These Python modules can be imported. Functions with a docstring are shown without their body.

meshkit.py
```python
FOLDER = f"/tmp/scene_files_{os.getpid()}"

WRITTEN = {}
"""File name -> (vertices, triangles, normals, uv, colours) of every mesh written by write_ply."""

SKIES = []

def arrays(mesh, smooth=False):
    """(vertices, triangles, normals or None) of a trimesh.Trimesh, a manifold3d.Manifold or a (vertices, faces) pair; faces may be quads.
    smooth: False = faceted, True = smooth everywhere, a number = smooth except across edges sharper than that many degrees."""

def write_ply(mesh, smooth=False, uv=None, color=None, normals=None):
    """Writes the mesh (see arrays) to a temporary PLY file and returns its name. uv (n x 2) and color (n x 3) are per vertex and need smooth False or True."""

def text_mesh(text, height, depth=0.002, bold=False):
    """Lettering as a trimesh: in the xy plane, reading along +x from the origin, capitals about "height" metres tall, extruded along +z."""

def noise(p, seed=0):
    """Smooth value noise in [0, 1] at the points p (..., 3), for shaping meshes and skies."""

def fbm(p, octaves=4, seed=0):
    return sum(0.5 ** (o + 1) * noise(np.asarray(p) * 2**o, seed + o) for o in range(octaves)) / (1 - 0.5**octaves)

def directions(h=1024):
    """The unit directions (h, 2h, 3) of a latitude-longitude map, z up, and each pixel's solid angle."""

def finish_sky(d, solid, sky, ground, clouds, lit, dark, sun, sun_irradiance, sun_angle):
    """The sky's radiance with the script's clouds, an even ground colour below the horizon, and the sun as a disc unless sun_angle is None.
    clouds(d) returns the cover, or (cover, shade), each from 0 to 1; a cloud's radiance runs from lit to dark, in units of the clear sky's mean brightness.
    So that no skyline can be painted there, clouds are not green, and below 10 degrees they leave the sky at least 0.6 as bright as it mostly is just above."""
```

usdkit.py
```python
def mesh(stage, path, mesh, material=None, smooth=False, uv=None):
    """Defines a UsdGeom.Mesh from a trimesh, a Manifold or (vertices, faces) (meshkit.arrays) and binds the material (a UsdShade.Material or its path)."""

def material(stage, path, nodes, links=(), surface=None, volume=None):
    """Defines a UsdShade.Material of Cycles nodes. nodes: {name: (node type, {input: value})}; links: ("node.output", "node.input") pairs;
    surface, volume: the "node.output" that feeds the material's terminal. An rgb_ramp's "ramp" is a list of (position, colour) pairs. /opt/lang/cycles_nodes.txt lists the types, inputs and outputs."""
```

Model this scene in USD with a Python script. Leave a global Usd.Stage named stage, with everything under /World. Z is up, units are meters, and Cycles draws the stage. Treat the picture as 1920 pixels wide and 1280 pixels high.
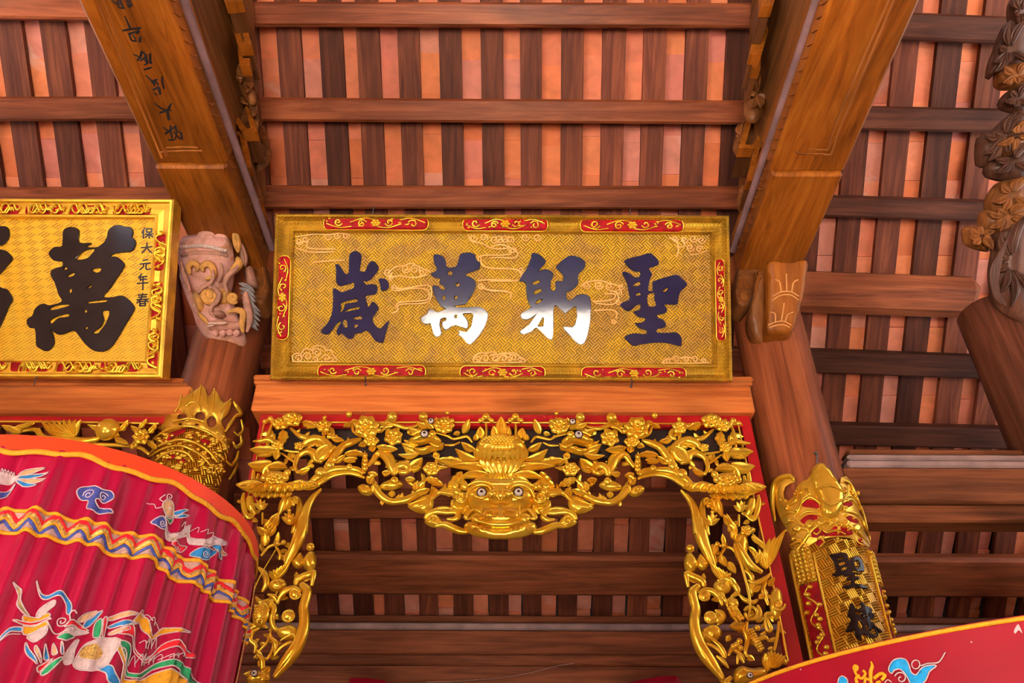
import math, random
import numpy as np, trimesh, usdkit, meshkit
from scipy.spatial import Delaunay
from shapely.geometry import Polygon, Point, LineString
from shapely.prepared import prep
import shapely
from pxr import Gf, Sdf, Usd, UsdGeom, UsdLux, UsdShade

stage = Usd.Stage.CreateInMemory()
UsdGeom.SetStageUpAxis(stage, "Z")
UsdGeom.SetStageMetersPerUnit(stage, 1.0)
UsdGeom.Xform.Define(stage, "/World")
rnd = random.Random(7)

# ------------------------------------------------------------------ camera, light, exposure
EYE = np.array([0.0, 0.0, 1.6])
FPX, PITCH, ROLL = 1500.0, math.radians(35.8), 0.004
F = np.array([0, math.cos(PITCH), math.sin(PITCH)])
R0, U0 = np.array([1.0, 0, 0]), np.array([0, -math.sin(PITCH), math.cos(PITCH)])
R = math.cos(ROLL) * R0 + math.sin(ROLL) * U0
U = -math.sin(ROLL) * R0 + math.cos(ROLL) * U0
cam = UsdGeom.Camera.Define(stage, "/World/camera")
cam.CreateHorizontalApertureAttr(36.0)
cam.CreateFocalLengthAttr(36.0 * FPX / 1920)
cam.CreateClippingRangeAttr(Gf.Vec2f(0.05, 500))
cam.AddTransformOp().Set(Gf.Matrix4d(*R, 0, *U, 0, *(-F), 0, *EYE, 1))
EXPOSURE = -0.3
cam.CreateExposureAttr(EXPOSURE)

dome = UsdLux.DomeLight.Define(stage, "/World/sky_light")
dome.CreateIntensityAttr(1.25)
dome.CreateColorAttr(Gf.Vec3f(0.98, 0.97, 1.0))
sun = UsdLux.DistantLight.Define(stage, "/World/sun_light")
sun.CreateIntensityAttr(95.0)
sun.CreateNormalizeAttr(True)
sun.CreateAngleAttr(0.6)
sun.CreateColorAttr(Gf.Vec3f(1.0, 0.93, 0.82))
def aim(prim, pos, d, up=(0, 0, 1)):
    z = -np.asarray(d, float) / np.linalg.norm(d)
    x = np.cross(up, z); x /= np.linalg.norm(x)
    y = np.cross(z, x)
    prim.AddTransformOp().Set(Gf.Matrix4d(*x, 0, *y, 0, *z, 0, *pos, 1))
aim(sun, (0, -6, 6), (0.03, 1.0, -0.86))
def area(name, pos, d, w, h, power, col):
    l = UsdLux.RectLight.Define(stage, "/World/" + name)
    l.CreateWidthAttr(w); l.CreateHeightAttr(h); l.CreateIntensityAttr(power)
    l.CreateColorAttr(Gf.Vec3f(*col))
    aim(l, pos, d)
    return l
# added fill light inside the solid front wall, left of the door
area("daylight_front_left", (-2.6, -3.0, 3.1), (0.3, 1.0, 0.3), 2.2, 1.2, 14.0, (1.0, 0.88, 0.74))

# ------------------------------------------------------------------ helpers
def ray(u, v):
    return F + (u - 960) / FPX * R - (v - 640) / FPX * U
class Frame:
    """A plane of the place: origin O, axes a (right), b (up the plane), n (towards the viewer)."""
    def __init__(s, O, a, n):
        s.O = np.asarray(O, float); s.n = np.asarray(n, float) / np.linalg.norm(n)
        a = np.asarray(a, float); a = a - s.n * (a @ s.n); s.a = a / np.linalg.norm(a)
        s.b = np.cross(s.n, s.a)
    def hit(s, u, v, h=0.0):
        d = ray(u, v)
        return EYE + d * (((s.O + h * s.n - EYE) @ s.n) / (d @ s.n))
    def px(s, u, v, h=0.0):
        p = s.hit(u, v, h) - s.O
        return np.array([p @ s.a, p @ s.b])
    def pts(s, uv, h=0.0):
        return np.array([s.px(u, v, h) for u, v in uv])
    def world(s, l):
        l = np.asarray(l, float)
        return s.O + l[..., 0:1] * s.a + l[..., 1:2] * s.b + l[..., 2:3] * s.n
    def scale(s, u, v):
        """metres per pixel near (u, v)"""
        return np.linalg.norm(s.px(u + 1, v) - s.px(u, v))
    def matrix(s):
        return Gf.Matrix4d(*s.a, 0, *s.b, 0, *s.n, 0, *s.O, 1)

used = {}
def numbered(parent, name):
    k = used.get((parent, name), -1) + 1
    used[(parent, name)] = k
    return f"{parent}/{name}" + (f"_{k:03d}" if k else "")
def meta(prim, label=None, cat=None, group=None, kind=None):
    for k, x in (("label", label), ("category", cat), ("group", group), ("kind", kind)):
        if x: prim.SetCustomDataByKey(k, x)
def thing(name, label=None, cat=None, frame=None, group=None, kind=None, matrix=None):
    x = UsdGeom.Xform.Define(stage, numbered("/World", name))
    if frame is not None: x.AddTransformOp().Set(frame.matrix())
    elif matrix is not None: x.AddTransformOp().Set(matrix)
    meta(x.GetPrim(), label, cat, group, kind)
    return str(x.GetPath())
def obj(name, mesh, mat, parent="/World", label=None, cat=None, group=None, kind=None, smooth=False, matrix=None):
    if isinstance(mesh, list): mesh = join(mesh)
    m = usdkit.mesh(stage, numbered(parent, name), mesh, mat, smooth)
    if matrix is not None: m.AddTransformOp().Set(matrix)
    meta(m.GetPrim(), label, cat, group, kind)
    return str(m.GetPath())
def join(ms):
    ms = [m if isinstance(m, trimesh.Trimesh) else trimesh.Trimesh(*m, process=False) for m in ms]
    return trimesh.util.concatenate(ms)
def box(x0, x1, y0, y1, z0, z1, b=0.0):
    lo, hi = np.minimum([x0, y0, z0], [x1, y1, z1]), np.maximum([x0, y0, z0], [x1, y1, z1])
    b = min(b, *(0.45 * (hi - lo))) if b else 0
    c, h = (lo + hi) / 2, (hi - lo) / 2
    s = np.array(np.meshgrid([-1, 1], [-1, 1], [-1, 1])).reshape(3, -1).T
    if not b:
        return trimesh.convex.convex_hull(c + s * h)
    return trimesh.convex.convex_hull(np.vstack([c + s * (h - b * (1 - e)) for e in np.eye(3)]))
def spline(p, n=6, closed=False):
    p = np.asarray(p, float)
    if len(p) < 3 and not closed: return np.linspace(p[0], p[-1], max(2, n))
    q = np.vstack([p[-1:], p, p[:2]]) if closed else np.vstack([2 * p[0] - p[1], p, 2 * p[-1] - p[-2]])
    t = np.linspace(0, 1, n, endpoint=False)[:, None]
    out = []
    for i in range(len(q) - 3):
        a, b, c, d = q[i:i + 4]
        out.append(0.5 * (2 * b + (c - a) * t + (2 * a - 5 * b + 4 * c - d) * t ** 2 + (3 * b - a - 3 * c + d) * t ** 3))
    out = np.vstack(out)
    return out if closed else np.vstack([out, p[-1:]])
def tube3(c, w, up, flat=1.0, sides=8):
    """swept closed tube through 3D points c with full widths w; up: the direction its height is measured along"""
    c = np.asarray(c, float); w = np.broadcast_to(np.asarray(w, float), len(c)) / 2
    t = np.gradient(c, axis=0); t /= np.linalg.norm(t, axis=1, keepdims=True) + 1e-12
    up = np.broadcast_to(np.asarray(up, float), c.shape)
    side = np.cross(up, t); side /= np.linalg.norm(side, axis=1, keepdims=True) + 1e-12
    nn = np.cross(t, side)
    ang = np.arange(sides) * 2 * np.pi / sides
    v = c[:, None] + w[:, None, None] * (np.cos(ang)[None, :, None] * side[:, None] + flat * np.sin(ang)[None, :, None] * nn[:, None])
    k, m = len(c), sides
    i, j = np.meshgrid(np.arange(k - 1), np.arange(m), indexing="ij")
    q = np.stack([i * m + j, i * m + (j + 1) % m, (i + 1) * m + (j + 1) % m, (i + 1) * m + j], -1).reshape(-1, 4)
    f = np.vstack([q[:, [0, 1, 2]], q[:, [0, 2, 3]]])
    v = np.vstack([v.reshape(-1, 3), c[:1] - t[:1] * w[0] * .5, c[-1:] + t[-1:] * w[-1] * .5])
    e = np.arange(m)
    f = np.vstack([f, np.stack([np.full(m, k * m), (e + 1) % m, e], 1), np.stack([np.full(m, k * m + 1), (k - 1) * m + e, (k - 1) * m + (e + 1) % m], 1)])
    return trimesh.Trimesh(v, f, process=False)
def puff(poly, H, w, base=0.0, step=None, grid=None, fz=None, body=0.0):
    """A polygon (shapely, local 2D) inflated to height H with edges rounded over the width w, standing on height base, with walls."""
    if not isinstance(poly, Polygon): poly = Polygon(poly)
    poly = poly.buffer(0)
    if poly.geom_type != "Polygon":
        poly = max(poly.geoms, key=lambda g: g.area)
    ext = math.sqrt(poly.area)
    step = step or min(max(w * .7, ext / 40), ext / 6)
    rings = [poly.exterior] + list(poly.interiors)
    bp = []
    for r in rings:
        n = max(6, int(r.length / step))
        c = np.array(r.coords)[:-1]
        extra = np.array([r.interpolate(k / n, normalized=True).coords[0] for k in range(n)])
        bp.append(extra)
    rp = [Polygon(b).buffer(0) for b in bp]
    core = rp[0]
    for q in rp[1:]: core = core.difference(q)
    if core.geom_type != "Polygon":
        core = max(core.geoms, key=lambda g: g.area)
    x0, y0, x1, y1 = core.bounds
    g = grid or step
    gx, gy = np.meshgrid(np.arange(x0, x1, g), np.arange(y0, y1, g * .866))
    gx = gx + (np.arange(gx.shape[0]) % 2)[:, None] * g / 2
    ip = np.stack([gx.ravel(), gy.ravel()], 1)
    inner = core.buffer(-step * .4)
    ip = ip[shapely.contains_xy(inner, ip[:, 0], ip[:, 1])] if not inner.is_empty else ip[:0]
    B = np.vstack(bp)
    P = np.vstack([B, ip]) if len(ip) else B
    tri = Delaunay(P).simplices
    ce = P[tri].mean(1)
    tri = tri[shapely.contains_xy(core, ce[:, 0], ce[:, 1])]
    a, b_, c_ = P[tri[:, 0]], P[tri[:, 1]], P[tri[:, 2]]
    flip = ((b_ - a)[:, 0] * (c_ - a)[:, 1] - (b_ - a)[:, 1] * (c_ - a)[:, 0]) < 0
    tri[flip] = tri[flip][:, [0, 2, 1]]
    d = shapely.distance(core.boundary, shapely.points(P))
    d[:len(B)] = 0
    z = base + body + H * (.35 + .65 * np.sqrt(np.clip(1 - (1 - np.minimum(d / w, 1)) ** 2, 0, 1)))
    if fz is not None: z = z + fz(P, d)
    n = len(P)
    ed = np.sort(np.vstack([tri[:, [0, 1]], tri[:, [1, 2]], tri[:, [2, 0]]]), 1)
    de = np.vstack([tri[:, [0, 1]], tri[:, [1, 2]], tri[:, [2, 0]]])
    key = ed[:, 0] * n + ed[:, 1]
    uq, idx, cnt = np.unique(key, return_index=True, return_counts=True)
    be = de[idx[cnt == 1]]
    V = np.vstack([np.column_stack([P, z]), np.column_stack([P, np.full(n, base)])])
    Fc = np.vstack([tri, np.stack([be[:, 1], be[:, 0], be[:, 0] + n], 1), np.stack([be[:, 1], be[:, 0] + n, be[:, 1] + n], 1), tri[:, [0, 2, 1]] + n])
    return trimesh.Trimesh(V, Fc, process=False)
def prism(pts, z0, z1, b=0.0):
    """extruded polygon, edges chamfered by b on the top side"""
    poly = pts if isinstance(pts, Polygon) else Polygon(pts)
    poly = poly.buffer(0)
    if b <= 0:
        m = trimesh.creation.extrude_polygon(poly, z1 - z0, engine="earcut"); m.apply_translation([0, 0, z0]); return m
    return puff(poly, z1 - z0, b, z0, step=max(b, math.sqrt(poly.area) / 14), grid=math.sqrt(poly.area) / 5)
def ball(c, r, sub=2):
    m = trimesh.creation.icosphere(sub, 1.0)
    m.vertices = m.vertices * np.broadcast_to(r, 3) + np.asarray(c)
    return m
def lathe(prof, n=24):
    return trimesh.creation.revolve(np.asarray(prof, float), sections=n)
def flat_top(P, H, w, base=0.0):
    """upright letter: a truly flat face with a narrow chamfer round it"""
    P = P.simplify(w * .05); inn = P.buffer(-w, join_style="mitre").simplify(w * .05)
    parts = []
    for g in getattr(inn, "geoms", [inn]):
        if g.area > 1e-9:
            v, f = trimesh.creation.triangulate_polygon(g, engine="earcut"); parts.append((np.column_stack([v, np.full(len(v), H)]), f))
    ring = P.difference(inn)
    for g in getattr(ring, "geoms", [ring]):
        v, f = trimesh.creation.triangulate_polygon(g, engine="earcut")
        d = shapely.distance(P.boundary, shapely.points(v))
        parts.append((np.column_stack([v, np.where(d > w * .3, H, H - w)]), f))
    out = []
    for v, f in parts:
        a, b, c = v[f[:, 0]], v[f[:, 1]], v[f[:, 2]]
        fl = ((b - a)[:, 0] * (c - a)[:, 1] - (b - a)[:, 1] * (c - a)[:, 0]) < 0
        f = np.array(f); f[fl] = f[fl][:, ::-1]
        out.append(trimesh.Trimesh(v, f, process=False))
    out.append(trimesh.creation.extrude_polygon(P, H - w - base, engine="earcut").apply_translation([0, 0, base]))
    return join(out)
def xf(m, M):
    m = m.copy(); m.apply_transform(M); return m

# ------------------------------------------------------------------ materials
def mat(name, nodes, links, surface="p.BSDF"):
    return usdkit.material(stage, "/World/Looks/" + name, nodes, links, surface)
def wood(name, dark, mid, light, axis=0, rough=.5, fine=1.0, val=(.75, 1.25), coat=0.15, bump=.25, dist=1.1, long=.9):
    sc = [16.0 * fine] * 3; sc[axis] = long * fine
    sc2 = [3.0] * 3; sc2[axis] = .8
    return mat(name, {
        "tc": ("texture_coordinate", {}), "oi": ("object_info", {}),
        "sh": ("vector_math", {"math_type": "multiply_add", "vector2": (1, 1, 1)}),
        "cc": ("combine_xyz", {}), "m10": ("math", {"math_type": "multiply", "value2": 37.0}),
        "map": ("mapping", {"scale": sc}), "map2": ("mapping", {"scale": sc2}),
        "n": ("noise_texture", {"scale": 1.6, "detail": 7.0, "roughness": .62, "distortion": dist}),
        "n2": ("noise_texture", {"scale": 1.3, "detail": 3.0, "distortion": .8}),
        "r": ("rgb_ramp", {"ramp": [(.25, dark), (.48, mid), (.75, light)]}),
        "r2": ("map_range", {"from_min": .3, "from_max": .7, "to_min": .55, "to_max": 1.25}),
        "rv": ("map_range", {"from_min": 0, "from_max": 1, "to_min": val[0], "to_max": val[1]}),
        "mm": ("math", {"math_type": "multiply"}),
        "h": ("hsv", {}), "b": ("bump", {"strength": bump, "distance": .004}),
        "p": ("principled_bsdf", {"roughness": rough, "coat_weight": coat, "coat_roughness": .25, "specular_ior_level": .16})},
        [("tc.object", "sh.vector1"), ("oi.random", "m10.value1"), ("m10.value", "cc.x"), ("m10.value", "cc.y"), ("m10.value", "cc.z"), ("cc.vector", "sh.vector3"),
         ("sh.vector", "map.vector"), ("sh.vector", "map2.vector"), ("map.vector", "n.vector"), ("map2.vector", "n2.vector"), ("n.fac", "r.fac"),
         ("n2.fac", "r2.value"), ("oi.random", "rv.value"), ("r2.result", "mm.value1"), ("rv.result", "mm.value2"), ("mm.value", "h.value"), ("r.color", "h.color"),
         ("h.color", "p.base_color"), ("n.fac", "b.height"), ("b.normal", "p.normal")])
def plain(name, col, rough=.5, metallic=0.0, var=.25, scale=20.0, coat=0.0, bump=0.0, **kw):
    col = np.array(col)
    return mat(name, {
        "tc": ("texture_coordinate", {}), "n": ("noise_texture", {"scale": scale, "detail": 4.0}),
        "r": ("rgb_ramp", {"ramp": [(.3, tuple(col * (1 - var))), (.7, tuple(np.minimum(col * (1 + var), 1)))]}),
        "b": ("bump", {"strength": bump, "distance": .004}),
        "p": ("principled_bsdf", {"roughness": rough, "metallic": metallic, "coat_weight": coat, "coat_roughness": .1, **kw})},
        [("tc.object", "n.vector"), ("n.fac", "r.fac"), ("r.color", "p.base_color"), ("n.fac", "b.height")] + ([("b.normal", "p.normal")] if bump else []))
W_RAFTER = wood("rafter_wood", (0.0553, 0.0144, 0.0094), (0.1105, 0.0308, 0.0169), (0.221, 0.0668, 0.0282), 1, .6, val=(.65, 1.6), coat=.0)
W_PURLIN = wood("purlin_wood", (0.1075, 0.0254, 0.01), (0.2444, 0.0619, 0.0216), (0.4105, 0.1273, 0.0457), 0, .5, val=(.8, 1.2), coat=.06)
W_PURLIN_D = wood("dark_purlin_wood", (0.0892, 0.0237, 0.0119), (0.1913, 0.0569, 0.0239), (0.3187, 0.1008, 0.0413), 0, .5, val=(.8, 1.2), coat=.06)
W_BEAM = wood("beam_wood", (0.2805, 0.0653, 0.0152), (0.5355, 0.1482, 0.0326), (0.765, 0.2609, 0.0649), 0, .45, val=(.9, 1.1), coat=.08)
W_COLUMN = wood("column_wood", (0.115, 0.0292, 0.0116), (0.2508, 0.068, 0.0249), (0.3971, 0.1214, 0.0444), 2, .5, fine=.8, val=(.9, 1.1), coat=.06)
W_KE = wood("crossbeam_wood", (0.136, 0.0329, 0.004), (0.2856, 0.0822, 0.0081), (0.408, 0.1391, 0.0173), 1, .42, fine=.6, val=(.95, 1.05), coat=.1, dist=2.6, long=1.6)
W_XR = wood("brown_beam_wood", (0.0765, 0.0237, 0.0094), (0.17, 0.0553, 0.0217), (0.289, 0.1028, 0.0397), 0, .5, val=(.9, 1.1), coat=.06)
W_PURLIN_R = wood("right_purlin_wood", (.03, .009, .006), (.065, .02, .011), (.12, .04, .02), 0, .6, val=(.8, 1.2), coat=0.0)  # right bay purlins, in a much darker tone than the middle bay
W_CARVE = wood("carved_wood", (0.085, 0.0277, 0.0087), (0.221, 0.0791, 0.0217), (0.3825, 0.1581, 0.0433), 1, .5, fine=.8, val=(.8, 1.2))
W_DARK = wood("dark_wood", (.04, .016, .01), (.09, .036, .022), (.16, .07, .04), 1, .5, val=(.8, 1.2))
M_TILE = mat("terracotta", {
    "tc": ("texture_coordinate", {}), "oi": ("object_info", {}), "g": ("geometry", {}),
    "r": ("rgb_ramp", {"ramp": [(0, (.6, .17, .07)), (.25, (.78, .27, .12)), (.45, (.76, .27, .17)), (.6, (.82, .26, .12)), (.8, (.58, .2, .16)), (1, (.74, .34, .25))]}),
    "n": ("noise_texture", {"scale": 9.0, "detail": 5.0, "distortion": .5}), "n2": ("noise_texture", {"scale": 2.6, "detail": 4.0, "distortion": .8}),
    "s": ("rgb_ramp", {"ramp": [(.61, (0, 0, 0)), (.7, (1, 1, 1))]}), "v": ("map_range", {"from_min": .3, "from_max": .7, "to_min": .8, "to_max": 1.15}),
    "h": ("hsv", {}), "m": ("mix_color", {"b": (.75, .52, .45)}), "k": ("math", {"math_type": "multiply", "value2": .55}),
    "p": ("principled_bsdf", {"roughness": .85, "specular_ior_level": .2})},
    [("oi.random", "r.fac"), ("tc.object", "n.vector"), ("g.position", "n2.vector"), ("n.fac", "v.value"), ("v.result", "h.value"), ("r.color", "h.color"),
     ("h.color", "m.a"), ("n2.fac", "s.fac"), ("s.color", "k.value1"), ("k.value", "m.fac"), ("m.result", "p.base_color")])
M_DUSTED = plain("dusty_ledge", (.3, .2, .19), .75, var=.3, scale=8)
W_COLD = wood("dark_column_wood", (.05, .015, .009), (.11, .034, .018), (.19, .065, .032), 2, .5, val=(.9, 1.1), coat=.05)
M_DECK = plain("roof_boards", (.05, .03, .025), .9)
M_RED = plain("red_lacquer", (.36, .004, .008), .35, var=.2, scale=6, coat=.2)
M_FLOOR = plain("floor_paving", (.36, .25, .19), .75, var=.15, scale=3)
M_COURT = plain("courtyard_paving", (.5, .46, .42), .8, var=.12, scale=2)
M_COURTW = plain("courtyard_wall", (.14, .17, .26), .8, var=.15, scale=2)
M_WALL = plain("wall_plaster", (.42, .24, .14), .85, var=.15, scale=3)
# ------------------------------------------------------------------ the roof: boards, rafters and tiles of the three bays in view
SL = math.radians(40)
def roofp(Y): return 1.6 + 2.78 + math.tan(SL) * (3.4 - Y)
ROOF = Frame((0, 3.4, 1.6 + 2.78), (1, 0, 0), (0, -math.sin(SL), -math.cos(SL)))     # plane of the purlins' undersides
HR, HT = -.095, -.125                                                                # undersides of rafters and of tiles
def rafter_u(x, v): return 1010 + (x - 1010) * (6900 - v) / (6900 - 231)
BAYS = [
    ("ceiling", [(-326, -291), (-248, -213), (-170, -135), (-91, -57), (-12, 19), (65.6, 99), (144.7, 180), (224, 259), (303, 338), (382, 416)], "terracotta tile roof over the left bay"),
    ("ceiling", [(496.5, 530), (573.8, 608), (650.6, 676), (718, 751), (791, 827), (867.8, 903.5), (944.9, 976), (1016, 1052), (1093, 1127.4), (1170, 1203), (1245, 1280), (1322.6, 1356)], "terracotta tile roof over the middle bay"),
    ("ceiling", [(1399, 1433), (1476, 1510), (1553, 1587), (1631, 1664), (1708, 1742), (1788, 1822), (1868, 1902), (1946, 1980), (2024, 2058), (2102, 2136), (2180, 2214), (2258, 2292)], "dim terracotta tile roof over the right bay"),
]
Y_HI, Y_LO = ROOF.px(960, -90, HT)[1], ROOF.px(960, 1275, HT)[1]
JOINT = ROOF.px(960, 113, HT)[1]
for bay, (nm, strips, lab) in enumerate(BAYS):
    C = thing(nm, lab, "ceiling", ROOF, kind="structure")
    edges = [(strips[0][0] - 44, strips[0][0])] + [(strips[i][1], strips[i + 1][0]) for i in range(len(strips) - 1)] + [(strips[-1][1], strips[-1][1] + 43)]
    xs = []
    for l, r in edges:
        q = [ROOF.px(rafter_u(l, -90), -90, HR), ROOF.px(rafter_u(r, -90), -90, HR), ROOF.px(rafter_u(r, 1275), 1275, HR), ROOF.px(rafter_u(l, 1275), 1275, HR)]
        obj("rafter", prism(q, HR - .03, HR), W_RAFTER, C)
    for i, (l, r) in enumerate(strips):
        y0 = JOINT + .205 * 4 + rnd.choice([0, 0, 0, .03, -.02]) + rnd.uniform(-.008, .008)
        k = 0
        while True:
            ya, yb = y0 - .205 * k, y0 - .205 * (k + 1)          # upslope, downslope
            k += 1
            if yb > Y_HI: continue
            if ya < Y_LO: break
            xa = [ROOF.px(rafter_u(e, 231), 231, HT)[0] for e in (l - 9, r + 9)]
            j, d = rnd.uniform(-.003, .003), rnd.uniform(-.002, .002)
            v = np.array([[x, y, z] for x in xa for y, z in ((ya + d, HT), (yb, HT - .014), (ya + d, HT - .016), (yb, HT - .030))])
            v[:, 0] += j
            obj("tile", trimesh.convex.convex_hull(v), M_TILE, C)
    x0 = ROOF.px(rafter_u(edges[0][0], 231), 231, HT)[0]; x1 = ROOF.px(rafter_u(edges[-1][1], 231), 231, HT)[0]
    obj("roof_board", box(x0 - .05, x1 + .05, Y_LO - .1, Y_HI + .4, HT - .09, HT - .06), M_DECK, C)

# purlins: (left end u, top v, bottom v), (right end u, top v, bottom v), depth, material
def purlin(name, A, B, label, h=.09, m=W_PURLIN, ext=.1, b=.012, top=0.0, group=None, cat="beam"):
    a0, a1 = ROOF.px(A[0], A[1], top), ROOF.px(A[0], A[2], top)
    b0, b1 = ROOF.px(B[0], B[1], top), ROOF.px(B[0], B[2], top)
    ca, cb = (a0 + a1) / 2, (b0 + b1) / 2
    L = np.linalg.norm(cb - ca); d = (cb - ca) / L
    w = (np.linalg.norm(a0 - a1) + np.linalg.norm(b0 - b1)) / 2
    c = (ca + cb) / 2
    fr = Frame(ROOF.world(np.array([c[0], c[1], top])), d[0] * ROOF.a + d[1] * ROOF.b, ROOF.n)
    return obj(name, box(-L / 2 - ext, L / 2 + ext, -w / 2, w / 2, -h, 0, b), m, label=label, cat=cat, group=group, matrix=fr.matrix()), fr, L, w
cen = [((465, 2.5, 48), (1412, 5, 51.5), "highest of the wide purlins in the middle bay, along the top edge of the photo"),
       ((475, 181, 228), (1400, 189.5, 232), "purlin crossing the middle bay halfway between the top edge and the gold board"),
       ((480, 349, 391), (1392, 350, 393), "purlin of the middle bay running just above the central gold board")]
for A, B, l in cen: purlin("purlin", A, B, l)
lef = [((-60, -14, 32), (170, -12, 37), "short end of the highest purlin in the left bay, at the top left corner"),
       ((-60, 182, 226), (250, 180, 227), "purlin of the left bay with bold wavy grain, meeting the lettered crossbeam"),
       ((-60, 352, 393), (320, 352, 393), "purlin of the left bay just above the left gold board")]
for A, B, l in lef: purlin("purlin", A, B, l)
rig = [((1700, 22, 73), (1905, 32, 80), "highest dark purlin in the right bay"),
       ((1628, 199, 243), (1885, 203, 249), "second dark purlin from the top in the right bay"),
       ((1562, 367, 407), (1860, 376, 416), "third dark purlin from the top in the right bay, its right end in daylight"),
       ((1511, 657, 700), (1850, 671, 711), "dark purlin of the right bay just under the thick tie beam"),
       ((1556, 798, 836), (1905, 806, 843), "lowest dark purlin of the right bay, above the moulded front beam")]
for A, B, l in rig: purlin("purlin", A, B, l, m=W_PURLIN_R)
# thick tie beams between the column tops
purlin("tie_beam", (1500, 513, 588), (1810, 522, 600), "thick rounded dark tie beam between the two right columns", h=.14, m=W_PURLIN_D, b=.05, top=.05)
purlin("tie_beam", (490, 508, 580), (1395, 512, 586), "thick tie beam hidden behind the central gold board", h=.14, m=W_PURLIN_D, b=.05, top=.05)
purlin("purlin", (520, 652, 694), (1395, 655, 697), "purlin hidden behind the foot of the central gold board", m=W_PURLIN_D)
purlin("purlin", (520, 789, 830), (1395, 793, 834), "purlin behind the top of the gilded arch", m=W_PURLIN_D)
purlin("purlin", (470, 926, 975), (1420, 924.5, 972), "purlin seen through the gilded arch, uppermost of those behind it", m=W_PURLIN_D, h=.088)
purlin("back_beam", (420, 1042, 1116), (1990, 1050, 1123), "wide flat beam behind the gilded arch, second of those seen through it", m=W_PURLIN_D, h=.09, ext=1.3, b=.02)

# ------------------------------------------------------------------ back wall, floor, front: built where they stand, mostly outside the frame
B5 = Frame((0, 4.98, 2.9), (1, 0, 0), (0, -1, 0))
def lintel(frame, u0, u1, steps, name, label, m, ext=(0.0, 0.0), dusty=()):
    """moulded beam: steps = [(v_top, v_bottom, proud)] read at the middle of its face"""
    T = thing(name, label, "beam", frame)
    for k, (va, vb, h) in enumerate(steps):
        um = (u0 + u1) / 2
        xa, xb = frame.px(u0, (va + vb) / 2, h)[0] - ext[0], frame.px(u1, (va + vb) / 2, h)[0] + ext[1]
        ya, yb = frame.px(um, va, h)[1], frame.px(um, vb, h)[1]
        obj("beam_body" if k == max(range(len(steps)), key=lambda q: steps[q][1] - steps[q][0]) else "moulding", box(xa, xb, yb, ya, -.14, h, .008), M_DUSTED if k in dusty else m, T)
    return T
lintel(B5, 560, 1330, [(1153, 1166, .0), (1167, 1180, .03), (1181, 1226, .05), (1226, 1246, .065)], "back_lintel", "moulded dark beam low behind the gilded arch, with pale dusty ledges", W_PURLIN_D, ext=(1.75, 2.6), dusty=(1,))
obj("wall_back", box(-3.6, 4.2, 4.95, 5.12, 0, B5.hit(950, 1247)[2], .0), W_PURLIN_D, label="dark wooden wall boards under the lowest beam", cat="wall", kind="structure")
obj("floor", box(-3.75, 3.55, -3.3, 5.12, -.1, 0), M_FLOOR, label="paved floor of the hall", cat="floor", kind="structure")
obj("wall_left", box(-3.75, -3.6, -1.2, 5.12, 0, 4.1), M_WALL, label="plastered side wall outside the photo on the left", cat="wall", kind="structure")
obj("wall_right", box(3.4, 3.55, -3.3, 5.12, 0, 3.2), M_WALL, label="plastered side wall outside the photo on the right", cat="wall", kind="structure")
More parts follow.
